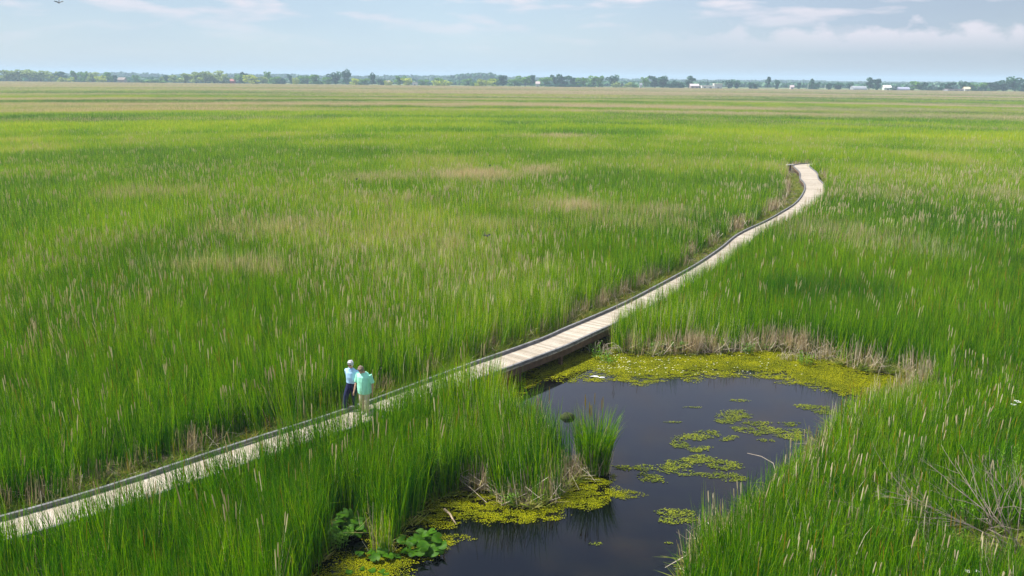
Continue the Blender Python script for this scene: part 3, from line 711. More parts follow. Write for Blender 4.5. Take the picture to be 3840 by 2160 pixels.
# pile of fallen stalks in the bay
e = empty('fallen_stalks', (*V(1195, 1225).xy, 0), label="pile of pale fallen reed stalks lying into the duckweed bay", cat='fallen stalks'); mb = MB()
for i in range(34):
    a0 = Vector((random.uniform(-.55, .3), random.uniform(-.1, .45), random.uniform(.05, .25))); an = random.gauss(-.45, .3); ln = random.uniform(.5, 1.3)
    dd = Vector((math.cos(an), math.sin(an), 0)); b0 = a0 + dd * ln; b0.z = .03; a0.z += random.uniform(.0, .35)
    mb.tube([a0, (a0 + b0) / 2 + Vector((0, 0, .03)), b0], random.uniform(.006, .013), 5)
mb.build('stalks', M_STALK, e)
def stalk_arc(name, pts, r, label, cat, mat=M_STALK):
    mb = MB(); mb.tube(pts, [r * (1 - .6 * i / (len(pts) - 1)) for i in range(len(pts))], 6); o = mb.build(name, mat, smooth=True); return tag(o, label, cat)
a, b = V(1118, 1290), V(1150, 1320)
stalk_arc('driftwood_branch', [a + Vector((0, 0, .10)), a.lerp(b, .4) + Vector((.02, 0, .09)), a.lerp(b, .7) + Vector((-.01, 0, .05)), b + Vector((0, 0, -.02))], .035, "pale broken driftwood stick poking out of the duckweed", 'driftwood', simple('driftwood', (.50, .38, .25), .8, .3, 20))
a, b = V(1878, 1172, .5), V(1958, 1165, .02)
stalk_arc('bent_stalk', [V(1960, 1215, 0), V(1945, 1165, .35), V(1915, 1148, .42), V(1880, 1140, .38)], .012, "single thin bent stalk leaning out over the water from the right bank", 'reed stalk')
# arching dead stalks on the far bank
AR = [(1770, 885, "dead stalks arching over the far bank right of the lily leaves"), (1850, 885, "tangle of bent dead stems at the middle of the far bank"), (1515, 890, "bare twiggy stems beside the boardwalk beam"), (2060, 905, "arching dead stems at the duckweed's right part"), (1990, 905, "sparse drooping dead stems in front of the pale herb tuft"), (2310, 905, "heap of broken stalks in the gap of the far reeds")]
for (vx_, vy_, lb) in AR:
    p = V(vx_, vy_); e = empty('dead_stem_tangle', (p.x, p.y, 0), label=lb, cat='dead stems', group='tangles of dead stems on the banks'); mb = MB()
    for _ in range(20):
        a = random.uniform(0, 6.28); b0 = Vector((random.uniform(-.5, .5), random.uniform(-.2, .25), 0)); s_ = random.uniform(.25, .8); hgt = random.uniform(.2, .65)
        dx, dy = math.cos(a) * s_, math.sin(a) * s_ * .6 - .1
        mb.tube([b0, b0 + Vector((dx * .2, dy * .2, hgt * .8)), b0 + Vector((dx * .55, dy * .55, hgt)), b0 + Vector((dx, dy, hgt * random.uniform(0, .6)))], [.009, .008, .006, .003], 4)
    mb.build('stems', M_STALK, e)
# white scrap, mossy hump
p = V(1504, 948, .03); mb = MB()
for (dx, dy, ln, an) in ((-.12, .05, .34, .05), (.12, -.06, .26, .35)):
    c = p + Vector((dx, dy, .0)); s_ = []
    for k in range(10):
        th = k * PI / 5; rr = 1 + .25 * math.sin(3 * th + dx * 20); x_, y_ = math.cos(th) * ln / 2 * rr, math.sin(th) * .05 * rr
        s_.append(c + Vector((x_ * math.cos(an) - y_ * math.sin(an), x_ * math.sin(an) + y_ * math.cos(an), .012 * math.sin(th * 2))))
    mb.add([c + Vector((0, 0, .035))] + s_, [(0, k + 1, (k + 1) % 10 + 1) for k in range(10)])
tag(mb.build('white_feather', simple('white_scrap', (.8, .8, .78), .7, .05)), "small white feather-like scrap floating at the duckweed edge", 'feather')
p = V(1428, 1050, 0); mb = MB(); vs = []; 
for i in range(7):
    for k in range(12):
        th = k * PI / 6; ph = i / 6 * PI / 2; rr = 1 + .18 * noise.noise(Vector((th * 2, ph * 3, 1)))
        vs.append((p.x + .26 * math.cos(th) * math.cos(ph) * rr, p.y + .18 * math.sin(th) * math.cos(ph) * rr, -.03 + .20 * math.sin(ph) * rr))
mb.add(vs, [(i * 12 + k, i * 12 + (k + 1) % 12, i * 12 + 12 + (k + 1) % 12, i * 12 + 12 + k) for i in range(6) for k in range(12)])
tag(mb.build('mossy_hump', simple('dark_moss', (.035, .045, .012), .9, .6, 14, .5), smooth=True), "small dark mossy hump at the water edge left of the cattail clump", 'mud hump')

# ------------------------------------------------------------------ dead shrubs, lower right
def limb_tree(mb, p, d, ln, r, depth, droop=0):
    pts = [p.copy()]; rad = [r]; dd = d.normalized(); seg = max(4, int(ln / .16)); q = p.copy()
    for i in range(seg):
        dd = (dd + Vector((random.gauss(0, .09), random.gauss(0, .09), random.gauss(0, .08) + droop * .03))).normalized(); q = q + dd * ln / seg; pts.append(q.copy()); rad.append(r * (1 - .8 * (i + 1) / seg))
        if depth > 0 and i > seg * .25 and random.random() < .55:
            side = dd.cross(Vector((random.gauss(0, 1), random.gauss(0, 1), random.gauss(0, 1)))).normalized()
            limb_tree(mb, q, dd * .9 + side * random.uniform(.35, .8), ln * (1 - i / seg) * random.uniform(.35, .8), max(.0035, rad[-1] * .65), depth - 1, droop)
    mb.tube(pts, rad, 5)
def dead_shrub(bx, by, limbs, label):
    p = V(bx, by, .05); e = empty('dead_shrub', (p.x, p.y, 0), label=label, cat='dead shrub', group='bare dead shrubs in the lower right')
    for (tx, ty, tz, r) in limbs:
        tp = V(tx, ty, tz + .5); s0_ = Vector((random.uniform(-.2, .2), random.uniform(-.15, .1), random.uniform(0, .35))); d = tp - p - s0_; mb = MB(); limb_tree(mb, s0_, d + Vector((0, 0, .25)), d.length * 1.02, r * .8, 2)
        mb.build('limb', M_GREY, e)
dead_shrub(2545, 1405, [(2350, 1130, 1.9, .022), (2420, 1105, 2.2, .02), (2270, 1245, 1.5, .02), (2330, 1270, 1.2, .018), (2480, 1150, 2.1, .02), (2540, 1120, 2.2, .018), (2200, 1180, 1.7, .018), (2450, 1220, 1.6, .016), (2500, 1180, 1.7, .016), (2400, 1150, 1.9, .016), (2560, 1240, 1.6, .016), (2340, 1330, .6, .015), (2290, 1190, 1.7, .018), (2380, 1200, 1.5, .016)], "large bare dead shrub fanning grey limbs leftwards at the right edge")
dead_shrub(2385, 1372, [(2080, 1268, 1.0, .018), (2200, 1240, 1.2, .016), (2180, 1180, 1.5, .016), (2270, 1215, 1.3, .016), (2240, 1290, .9, .014), (2330, 1270, 1.2, .014), (2300, 1330, .6, .012)], "lower bare dead shrub with long grey limbs lying over the cattails")
SH = [(2548, 1230, 1.2, 10, "leafy green shoots behind the dead shrub at the right edge"), (2395, 1400, .6, 10, "bright green herb at the foot of the lower dead shrub"), (2300, 1425, .5, 9, "bright green herb left of the bare ground by the dead shrubs"), (2470, 1440, .5, 9, "herb in front of the large dead shrub's base"), (2440, 1330, .7, 9, "green shoots growing up through the dead shrubs"), (2565, 1330, .9, 9, "leafy shoots right of the large dead shrub, at the frame edge")]
for (a, b, h, n_, lb) in SH: herb(a, b, h, n_, lb, .3, group='leafy herbs around the dead shrubs', lw=.04)
# white flower umbels
for (a, b, z_, lb) in ((2562, 1015, 1.3, "white flower heads above the reeds at the right edge"), (2442, 1436, .6, "white flower head near the bottom right corner")):
    p = V(a, b, z_); e = empty('flowering_herb', (p.x, p.y, 0), label=lb, cat='flowering herb', group='white flowering herbs'); mb, sb = MB(), MB()
    for k in range(4 if z_ > 1 else 2):
        o_ = Vector((random.uniform(-.25, .25), random.uniform(-.15, .15), z_ + random.uniform(-.1, .08))); sb.tube([(0, 0, 0), o_], .008, 4)
        for q in range(26):
            aa = random.uniform(0, 6.28); rr = .07 * math.sqrt(random.random()); c = o_ + Vector((math.cos(aa) * rr, math.sin(aa) * rr, .02 + random.uniform(0, .015)))
            mb.add([c + Vector((math.cos(t) * .013, math.sin(t) * .013, 0)) for t in (0, 1.57, 3.14, 4.71)], [(0, 1, 2, 3)])
    mb.build('flower_head', bpy.data.materials['petal'], e); sb.build('stems', M_HERB, e)

# ------------------------------------------------------------------ marker at the far end of the boardwalk
p = gp(2973, 622, .7); e = empty('marker_post', (p.x - .3, p.y, 0), label="small pale board on a dark post at the boardwalk's far end", cat='marker post')
m1 = MB(); m1.box((0, 0, .4), (.14, .14, .8)); m1.build('post', M_BEAM, e)
m2 = MB(); m2.box((-.05, 0, .84), (.85, .32, .07), .15); m2.box((-.05, 0, .77), (.6, .06, .06), .15); m2.build('board', simple('pale_board', (.52, .50, .46), .7, .15), e)

# ------------------------------------------------------------------ birds
M_BIRD = simple('bird_dark', (.012, .013, .016), .6, .3)
def bird(pt, size, yaw, pitch, label, wings=True, mat=M_BIRD):
    e = empty('bird', pt, label=label, cat='bird'); e.rotation_euler = (0, pitch, yaw); e.scale = (size,) * 3
    b = MB(); b.tube([(-.5, 0, 0), (-.38, 0, .01), (-.1, 0, 0), (.2, 0, .02), (.34, 0, .06), (.42, 0, .08), (.5, 0, .07), (.58, 0, .06)], [.01, .05, .12, .12, .07, .075, .05, .008], 8); b.build('body', mat, e, True)
    t = MB(); t.add([(-.45, -.03, 0), (-.45, .03, 0), (-.85, .12, 0), (-.85, -.12, 0), (-.6, 0, .02)], [(0, 3, 4), (0, 4, 1), (1, 4, 2), (4, 3, 2)]); t.build('tail', mat, e)
    for s in (-1, 1):
        w = MB(); u = 1 if wings else .25
        P = [(.22, .08 * s, .04), (-.12, .08 * s, .03), (.26, .45 * s * u, .25), (-.12, .42 * s * u, .2), (.02, 1.0 * s * u, .30), (-.22, .85 * s * u, .26)]
        w.add(P + [(x_, y_, z_ - .015) for x_, y_, z_ in P], [(0, 1, 3, 2), (2, 3, 5, 4), (6, 8, 9, 7), (8, 10, 11, 9), (0, 2, 8, 6), (2, 4, 10, 8), (1, 7, 9, 3), (3, 9, 11, 5), (4, 5, 11, 10)]); w.build('wing', mat, e)
bird(gp(221, 9, D=55), .27, -1.2, .75, "dark bird flying high in the upper left of the sky")
bird(gp(1825, 884, 1.9), .28, -.9, .6, "black bird with spread wings low over the middle reeds")
bird(gp(1338, 672, 1.95), .26, .3, -.9, "tiny dark bird perched on reeds left of the middle marsh", False)
bird(gp(1838, 621, 1.95), .28, .4, -.9, "tiny dark bird perched on reeds above the tan patch", False)

# ------------------------------------------------------------------ people
def loft(mb, sts, n=14, lat=(1, 0, 0), at=None):
    """sts: (pos, r_lateral, r_depth); closed tapered tube, elliptical"""
    pts = [Vector(s_[0]) for s_ in sts]; vs = []; lat = Vector(lat)
    for i, p in enumerate(pts):
        t = (pts[min(i + 1, len(pts) - 1)] - pts[max(0, i - 1)]).normalized()
        a = (lat - t * lat.dot(t)).normalized(); b = t.cross(a)
        for k in range(n):
            th = 2 * PI * k / n; vs.append(p + a * math.cos(th) * sts[i][1] + b * math.sin(th) * sts[i][2])
    fs = [(i * n + k, i * n + (k + 1) % n, (i + 1) * n + (k + 1) % n, (i + 1) * n + k) for i in range(len(pts) - 1) for k in range(n)]
    fs += [tuple(range(n - 1, -1, -1)), tuple((len(pts) - 1) * n + k for k in range(n))]
    mb.add(vs, fs)
def ball(mb, c, rx, ry, rz, n=12):
    vs = [Vector(c) + Vector((0, 0, -rz))]
    for i in range(1, n // 2 * 2):
        ph = -PI / 2 + PI * i / (n // 2 * 2)
        for k in range(n): th = 2 * PI * k / n; vs.append(Vector(c) + Vector((rx * math.cos(ph) * math.cos(th), ry * math.cos(ph) * math.sin(th), rz * math.sin(ph))))
    vs.append(Vector(c) + Vector((0, 0, rz))); m_ = n // 2 * 2 - 1; fs = []
    for k in range(n): fs.append((0, 1 + (k + 1) % n, 1 + k)); fs.append((len(vs) - 1, 1 + (m_ - 1) * n + k, 1 + (m_ - 1) * n + (k + 1) % n))
    for i in range(m_ - 1):
        for k in range(n): fs.append((1 + i * n + k, 1 + i * n + (k + 1) % n, 1 + (i + 1) * n + (k + 1) % n, 1 + (i + 1) * n + k))
    mb.add(vs, fs)
def fuse(mb, name, mat, parent, vox=.009, smooth=4):
    o = mb.build('tmp', mat); md = o.modifiers.new('r', 'REMESH'); md.mode = 'VOXEL'; md.voxel_size = vox
    m2 = o.modifiers.new('s', 'SMOOTH'); m2.iterations = smooth; m2.factor = .5
    dg = bpy.context.evaluated_depsgraph_get(); me = bpy.data.meshes.new_from_object(o.evaluated_get(dg)); bpy.data.objects.remove(o)
    me.name = name; me.polygons.foreach_set('use_smooth', [True] * len(me.polygons)); me.materials.clear(); me.materials.append(mat)
    q = bpy.data.objects.new(name, me); COL.objects.link(q); q.parent = parent; return q
M_SKIN = simple('skin', (.50, .28, .19), .55, .1, 30)
def person(loc, rz, label, P):
    e = empty('person', loc, rz, label=label, cat='person')
    b = MB(); hx, hy, hz = P['head']; sh = P['sh']; hips = P['hips']
    # legs
    for s_ in ('L', 'R'):
        hp, kn, an = P['leg' + s_]; loft(b, [(hp, .085, .09), (Vector(hp).lerp(Vector(kn), .5), .075, .08), (kn, .055, .058), (Vector(kn).lerp(Vector(an), .4), .052, .055), (an, .036, .038), ((an[0], an[1], .04), .04, .05)])
        t = P.get('toe', (0, -1)); loft(b, [((an[0] - t[0] * .05, an[1] - t[1] * .05, .045), .035, .035), ((an[0] + t[0] * .06, an[1] + t[1] * .06, .04), .042, .032), ((an[0] + t[0] * .15, an[1] + t[1] * .15, .025), .035, .018)])
        s0, el, wr = P['arm' + s_]; loft(b, [(s0, .052, .052), (Vector(s0).lerp(Vector(el), .4), .046, .048), (el, .036, .038), (Vector(el).lerp(Vector(wr), .35), .036, .038), (wr, .024, .02)])
        # hand: palm, four fingers, thumb
        w_ = Vector(wr); d = (w_ - Vector(el)).normalized(); inn = Vector((1 if s_ == 'L' else -1, 0, 0)); f = Vector((0, -1, 0))
        loft(b, [(w_, .024, .019), (w_ + d * .045, .020, .040), (w_ + d * .085, .018, .040)], lat=inn)
        for q, (o_, ln) in enumerate(((-.028, .058), (-.009, .068), (.010, .072), (.028, .062))):
            r0 = w_ + d * .08 - f * o_ * -1; loft(b, [(r0, .0095, .0095), (r0 + d * ln * .5 + inn * .004, .009, .009), (r0 + d * ln + inn * .018, .0075, .0075)], 8)
        r0 = w_ + d * .025 + f * .028; loft(b, [(r0, .011, .011), (r0 + d * .03 + f * .022, .0105, .0105), (r0 + d * .058 + f * .026 + inn * .01, .0085, .0085)], 8)
    cxh, cyh, czh = P['hips']; sx, sy, sz = P['sh']
    mid = Vector(P['hips']).lerp(Vector(P['sh']), .5)
    loft(b, [((cxh, cyh, czh - .10), .12, .09), ((cxh, cyh, czh), .165, .12), (mid, .145, .115), (Vector(P['hips']).lerp(Vector(P['sh']), .8), .17, .12), ((sx, sy, sz), .165, .085), ((sx, sy, sz + .045), .09, .065)])
    nk = Vector((sx, sy, sz + .02)); hc = Vector((hx, hy, hz)); loft(b, [(nk, .062, .06), (nk.lerp(hc, .6), .053, .055), (hc, .05, .05)])
    # head
    fd = Vector(P['face']).normalized(); rt = fd.cross(Vector((0, 0, 1))).normalized(); up = rt.cross(fd).normalized()
    def H(x_, y_, z_): return hc + rt * x_ + fd * y_ + up * z_
    hb = MB(); ball(hb, (0, 0, .01), .072, .088, .100); ball(hb, (0, .022, -.045), .056, .064, .062); ball(hb, (0, .088, -.012), .012, .018, .020); ball(hb, (0, .08, -.062), .024, .012, .008)
    ball(hb, (-.075, -.005, -.01), .012, .02, .03, 8); ball(hb, (.075, -.005, -.01), .012, .02, .03, 8); ball(hb, (0, .075, -.092), .02, .016, .014)
    b.add([H(*v) for v in hb.v], hb.f)
    body = fuse(b, 'body', M_SKIN, e, .0065, 3)
    # hair
    hr = MB(); hm = MB(); ball(hm, (0, -.014, .032), .088, .100, .092, 16); ball(hm, (-.058, -.01, -.005), .034, .055, .05); ball(hm, (.058, -.01, -.005), .034, .055, .05); ball(hm, (0, -.06, -.02), .068, .045, .07)
    ball(hm, (-.02, .055, .075), .05, .035, .028); ball(hm, (.03, .052, .07), .042, .035, .03)
    for _ in range(26):
        a, c_ = random.uniform(0, 2 * PI), random.uniform(.1, 1.4); ball(hm, (.08 * math.cos(a) * math.cos(c_), -.02 + .085 * math.sin(a) * math.cos(c_), .035 + .085 * math.sin(c_)), .022, .022, .018, 8)
    hr.add([H(*v) for v in hm.v if True], hm.f); fuse(hr, 'hair', P['hair'], e, .008, 2)
    if P.get('glasses'):
        g_ = MB()
        for s_ in (-1, 1):
            vs = [H(s_ * .031 + .024 * math.cos(t), .093 - abs(.024 * math.cos(t) * .25), .004 + .018 * math.sin(t)) for t in [k * PI / 6 for k in range(12)]]
            vs2 = [v - fd * .006 for v in vs]; g_.add(vs + vs2, [tuple(range(12)), tuple(range(23, 11, -1))] + [(k, (k + 1) % 12, 12 + (k + 1) % 12, 12 + k) for k in range(12)])
            g_.tube([H(s_ * .053, .088, .008), H(s_ * .078, .04, .01), H(s_ * .08, -.01, .008)], .003, 4)
        g_.tube([H(-.01, .096, .008), H(.01, .096, .008)], .003, 4); g_.build('sunglasses', simple('lens', P['glasses'], .25, .05), e)
    # shirt
    s = MB(); hem = P['hem']; w = P['wide']
    loft(s, [((cxh, cyh - .01, hem), .185 * w, .145 * w), ((cxh, cyh - .015, hem + .12), .19 * w, .155 * w), (mid + Vector((0, -.015, 0)), .18 * w, .150 * w), (Vector(P['hips']).lerp(Vector(P['sh']), .82), .195 * w, .140 * w), ((sx, sy, sz + .012), .165, .098), ((sx, sy - .004, sz + .05), .088, .078)], 20)
    for s_ in ('L', 'R'):
        s0, el, wr = [Vector(q) for q in P['arm' + s_]]; loft(s, [(Vector((sx, sy, sz - .03)).lerp(s0, .75), .075, .075), (s0 + Vector((0, 0, .004)), .072, .072), (s0.lerp(el, P['slv'] * .5), .070, .074), (s0.lerp(el, P['slv']), .070, .076)])
    if P.get('collar'):
        loft(s, [((sx, sy - .006, sz + .035), .085, .078), ((sx, sy - .012, sz + .075), .075, .072)])
    sh_ = fuse(s, 'shirt', P['shirt'], e, .008, 3)
    dsp = sh_.data
    for v in dsp.vertices:   # soft folds
        k = noise.noise(Vector((v.co.x * 9, v.co.y * 7, v.co.z * 4.5))) * .012 + noise.noise(Vector((v.co.x * 20 + v.co.z * 12, v.co.y * 9, v.co.z * 9))) * .006
        v.co += v.normal * k
    if P.get('collar'):
        cb = MB()
        for s_ in (-1, 1): cb.add([(sx + .012 * s_, sy - .105, sz - .0), (sx + .075 * s_, sy - .10, sz + .03), (sx + .085 * s_, sy - .03, sz + .085), (sx + .02 * s_, sy - .085, sz + .055), (sx + .012 * s_, sy - .112, sz - .0), (sx + .075 * s_, sy - .107, sz + .03), (sx + .09 * s_, sy - .03, sz + .09), (sx + .02 * s_, sy - .092, sz + .06)], [(0, 1, 2, 3), (4, 7, 6, 5), (0, 4, 5, 1), (1, 5, 6, 2), (2, 6, 7, 3), (3, 7, 4, 0)])
        cb.build('collar', P['shirt'], sh_)
    # trousers
    t_ = MB(); loft(t_, [((cxh, cyh, czh - .14), .15, .12), ((cxh, cyh, czh), .178, .135), ((cxh, cyh, P['belt']), .165, .128)], 16)
    for s_ in ('L', 'R'):
        hp, kn, an = [Vector(q) for q in P['leg' + s_]]; loft(t_, [(hp + Vector((0, 0, .02)), .105, .11), (hp.lerp(kn, .5), .098, .10), (kn, .080, .085), (kn.lerp(an, .5), .074, .08), (an + Vector((0, 0, -.02)), .068, .078)])
    fuse(t_, 'trousers', P['trs'], e, .008, 3)
    for s_ in ('L', 'R'):
        an = Vector(P['leg' + s_][2]); f = MB(); t = P.get('toe', (0, -1))
        loft(f, [((an.x - t[0] * .07, an.y - t[1] * .07, .04), .042, .045), ((an.x, an.y, .05), .052, .052), ((an.x + t[0] * .09, an.y + t[1] * .09, .04), .052, .04), ((an.x + t[0] * .18, an.y + t[1] * .18, .025), .04, .024)]); fuse(f, 'shoe', P['shoe'], e, .008, 2)
    return e
pm = gp(1371, 1551, .65); pb = gp(1323, 1538, .65)
person((pm.x, pm.y, .652), math.radians(-14), "person in mint green T-shirt and beige trousers walking with bowed head",
    dict(head=(-.05, -.12, 1.475), sh=(0, -.03, 1.33), hips=(0, .0, .87), face=(-.25, -1, -.5), legL=((-.09, 0, .84), (-.10, -.06, .47), (-.10, .02, .09)), legR=((.09, 0, .84), (.10, -.10, .47), (.11, -.10, .09)),
         armL=((-.195, -.03, 1.29), (-.27, -.02, 1.0), (-.30, -.12, .76)), armR=((.195, -.03, 1.29), (.27, .0, 1.0), (.29, -.06, .75)), hair=simple('brown_grey_hair', (.20, .15, .11), .9, .4, 40),
         shirt=simple('mint_cotton', (.33, .80, .57), .9, .06, 6), trs=simple('beige_trousers', (.52, .44, .33), .9, .1, 8), shoe=simple('pale_shoe', (.45, .42, .38), .8, .1), hem=.70, wide=1.22, slv=.86, belt=.94))
person((pb.x, pb.y, .652), math.radians(-22), "grey-haired person in pale blue shirt, navy trousers and sunglasses on the boardwalk",
    dict(head=(.0, -.03, 1.535), sh=(.0, .0, 1.34), hips=(.0, .02, .90), face=(.12, -1, -.12), legL=((-.08, .02, .86), (-.16, -.12, .48), (-.17, -.20, .09)), legR=((.08, .02, .86), (.05, .02, .47), (-.02, .18, .10)),
         armL=((-.175, .01, 1.295), (-.21, .14, 1.06), (-.07, .20, .88)), armR=((.175, .01, 1.295), (.21, .14, 1.06), (.07, .21, .90)), hair=simple('silver_hair', (.48, .47, .48), .9, .3, 40), glasses=(.01, .01, .012),
         shirt=simple('pale_blue_cotton', (.36, .58, .78), .9, .06, 6), trs=simple('navy_trousers', (.012, .014, .06), .85, .15, 8), shoe=simple('dark_shoe', (.02, .02, .022), .6, .2), hem=.93, wide=.98, slv=.7, belt=1.0, collar=True, toe=(-.3, -.95)))

# ------------------------------------------------------------------ far trees
def tree_mat(name, stops):
    m, nt, out = new_mat(name); r = attr(nt, 'r'); n1 = noise_tex(nt, .35, 2)
    t = math_(nt, 'ADD', math_(nt, 'MULTIPLY', r, .55), math_(nt, 'MULTIPLY', n1, .45)); leafy(nt, out, ramp(nt, t, stops), .25, .5, .02); return m
SPEC = {
 'willow': tree_mat('willow_foliage', [(.25, (.13, .20, .05)), (.5, (.30, .40, .11)), (.75, (.46, .54, .18))]),
 'green': tree_mat('green_foliage', [(.25, (.045, .12, .02)), (.5, (.12, .27, .04)), (.75, (.22, .40, .06))]),
 'dark': tree_mat('dark_foliage', [(.25, (.010, .045, .034)), (.5, (.028, .105, .065)), (.75, (.07, .18, .08))]),
 'yellow': tree_mat('yellow_foliage', [(.25, (.25, .32, .02)), (.5, (.48, .56, .04)), (.75, (.62, .68, .08))])}
SPEC['belt'] = tree_mat('belt_foliage', [(.25, (.02, .07, .045)), (.5, (.05, .15, .08)), (.75, (.11, .24, .11))])
M_TRUNK = simple('trunk_bark', (.10, .08, .06), .9, .3, 3)
def crown_mesh(name, kind, seed, nf, mat):
    rg = random.Random(seed); mb = MB()
    lobes = []
    if kind == 'cone':
        for i in range(26): z_ = .08 + .9 * (i / 26); r_ = .34 * (1 - z_) + .03; a = i * 2.4; lobes.append((Vector((math.cos(a) * r_ * .7, math.sin(a) * r_ * .7, z_)), (r_ * .6 + .03, r_ * .6 + .03, .07)))
    elif kind == 'hedge':
        for i in range(16): lobes.append((Vector((rg.uniform(-.42, .42), rg.uniform(-.2, .2), rg.uniform(.2, .75))), (rg.uniform(.12, .22), .15, rg.uniform(.15, .25))))
    else:
        for i in range(13):
            a = rg.uniform(0, 6.28); q = rg.uniform(.05, .33); z_ = rg.uniform(.22, .86); 
            if kind == 'tall': q *= .8
            lobes.append((Vector((math.cos(a) * q, math.sin(a) * q, z_)), (rg.uniform(.12, .21), rg.uniform(.12, .21), rg.uniform(.09, .17))))
    per = nf // len(lobes); sz = .046 if kind != 'cone' else .035
    for c, (rx, ry, rz_) in lobes:
        tint = rg.uniform(-.25, .25)
        for _ in range(per):
            d = Vector((rg.gauss(0, 1), rg.gauss(0, 1), rg.gauss(0, 1))).normalized(); rr = rg.uniform(.55, 1.05); p = c + Vector((d.x * rx, d.y * ry, d.z * rz_)) * rr
            a = Vector((rg.gauss(0, 1), rg.gauss(0, 1), rg.gauss(0, 1))).normalized(); u_ = a.cross(d).normalized() if a.cross(d).length > .1 else a.orthogonal(); v_ = (u_.cross(a) + d * .3).normalized(); s = sz * rg.uniform(.6, 1.4)
            mb.add([p - u_ * s, p + v_ * s * .8, p + u_ * s, p - v_ * s * .8], [(0, 1, 2, 3)], r=min(1, max(0, rg.random() * .6 + .2 + tint)))
    o = mb.build(name, mat); return o
def trunk_mb(kind, seed):
    rg = random.Random(seed); mb = MB(); top = .55; mb.tube([(0, 0, -.02), (rg.uniform(-.01, .01), 0, .2), (rg.uniform(-.03, .03), rg.uniform(-.03, .03), top), (rg.uniform(-.03, .03), 0, .75)], [.035, .028, .018, .005], 6)
    if kind != 'cone':
        for i in range(5): a = rg.uniform(0, 6.28); mb.tube([(0, 0, .22 + .06 * i), (math.cos(a) * .13, math.sin(a) * .13, .38 + .06 * i), (math.cos(a) * .25, math.sin(a) * .25, .5 + .06 * i)], [.014, .01, .004], 5)
    return mb
TREE_CACHE = {}
def edge_dist(X): return 985 - X / 3840 * 200
KN = {'willow': 'pale grey-green', 'green': 'mid-green', 'dark': 'dark', 'yellow': 'yellow-green'}
def tree(X, W, Y, sp, kind='round', off=25, label=None, base=None):
    D = edge_dist(X) + off; top = gp(X, Y, D=D); h = top.z * 1.11; wid = W * 1.25 * D / FPX
    key = (sp, kind, random.randrange(3))
    nm = {'cone': 'conifer_tree', 'hedge': 'bush'}.get(kind, {'willow': 'willow_tree', 'yellow': 'bush'}.get(sp, 'broadleaf_tree'))
    e = empty(nm, (top.x, D, 0), random.uniform(0, 6.28) if kind != 'hedge' else 0, label=label, cat={'bush': 'bush'}.get(nm, 'tree'), group='trees and bushes behind the marsh')
    if key not in TREE_CACHE:
        c = crown_mesh('crown', kind, hash(key) % 999 if False else len(TREE_CACHE) * 7 + 3, 900, SPEC[sp]); t = trunk_mb(kind, len(TREE_CACHE)).build('trunk', M_TRUNK); TREE_CACHE[key] = (c, t)
    else: c, t = [q.copy() for q in TREE_CACHE[key]]; COL.objects.link(c); COL.objects.link(t)
    sx = wid / .88 if kind != 'cone' else wid / .7
    if kind == 'hedge': sx = wid / 1.05
    for q in (c, t): q.parent = e; q.scale = (sx, sx if kind != 'hedge' else max(4, sx * .5), h)
    if kind == 'hedge' or sp == 'yellow': c.location.z = -h * .12
    if kind == 'hedge': c.scale.z = h * 1.08
    return e
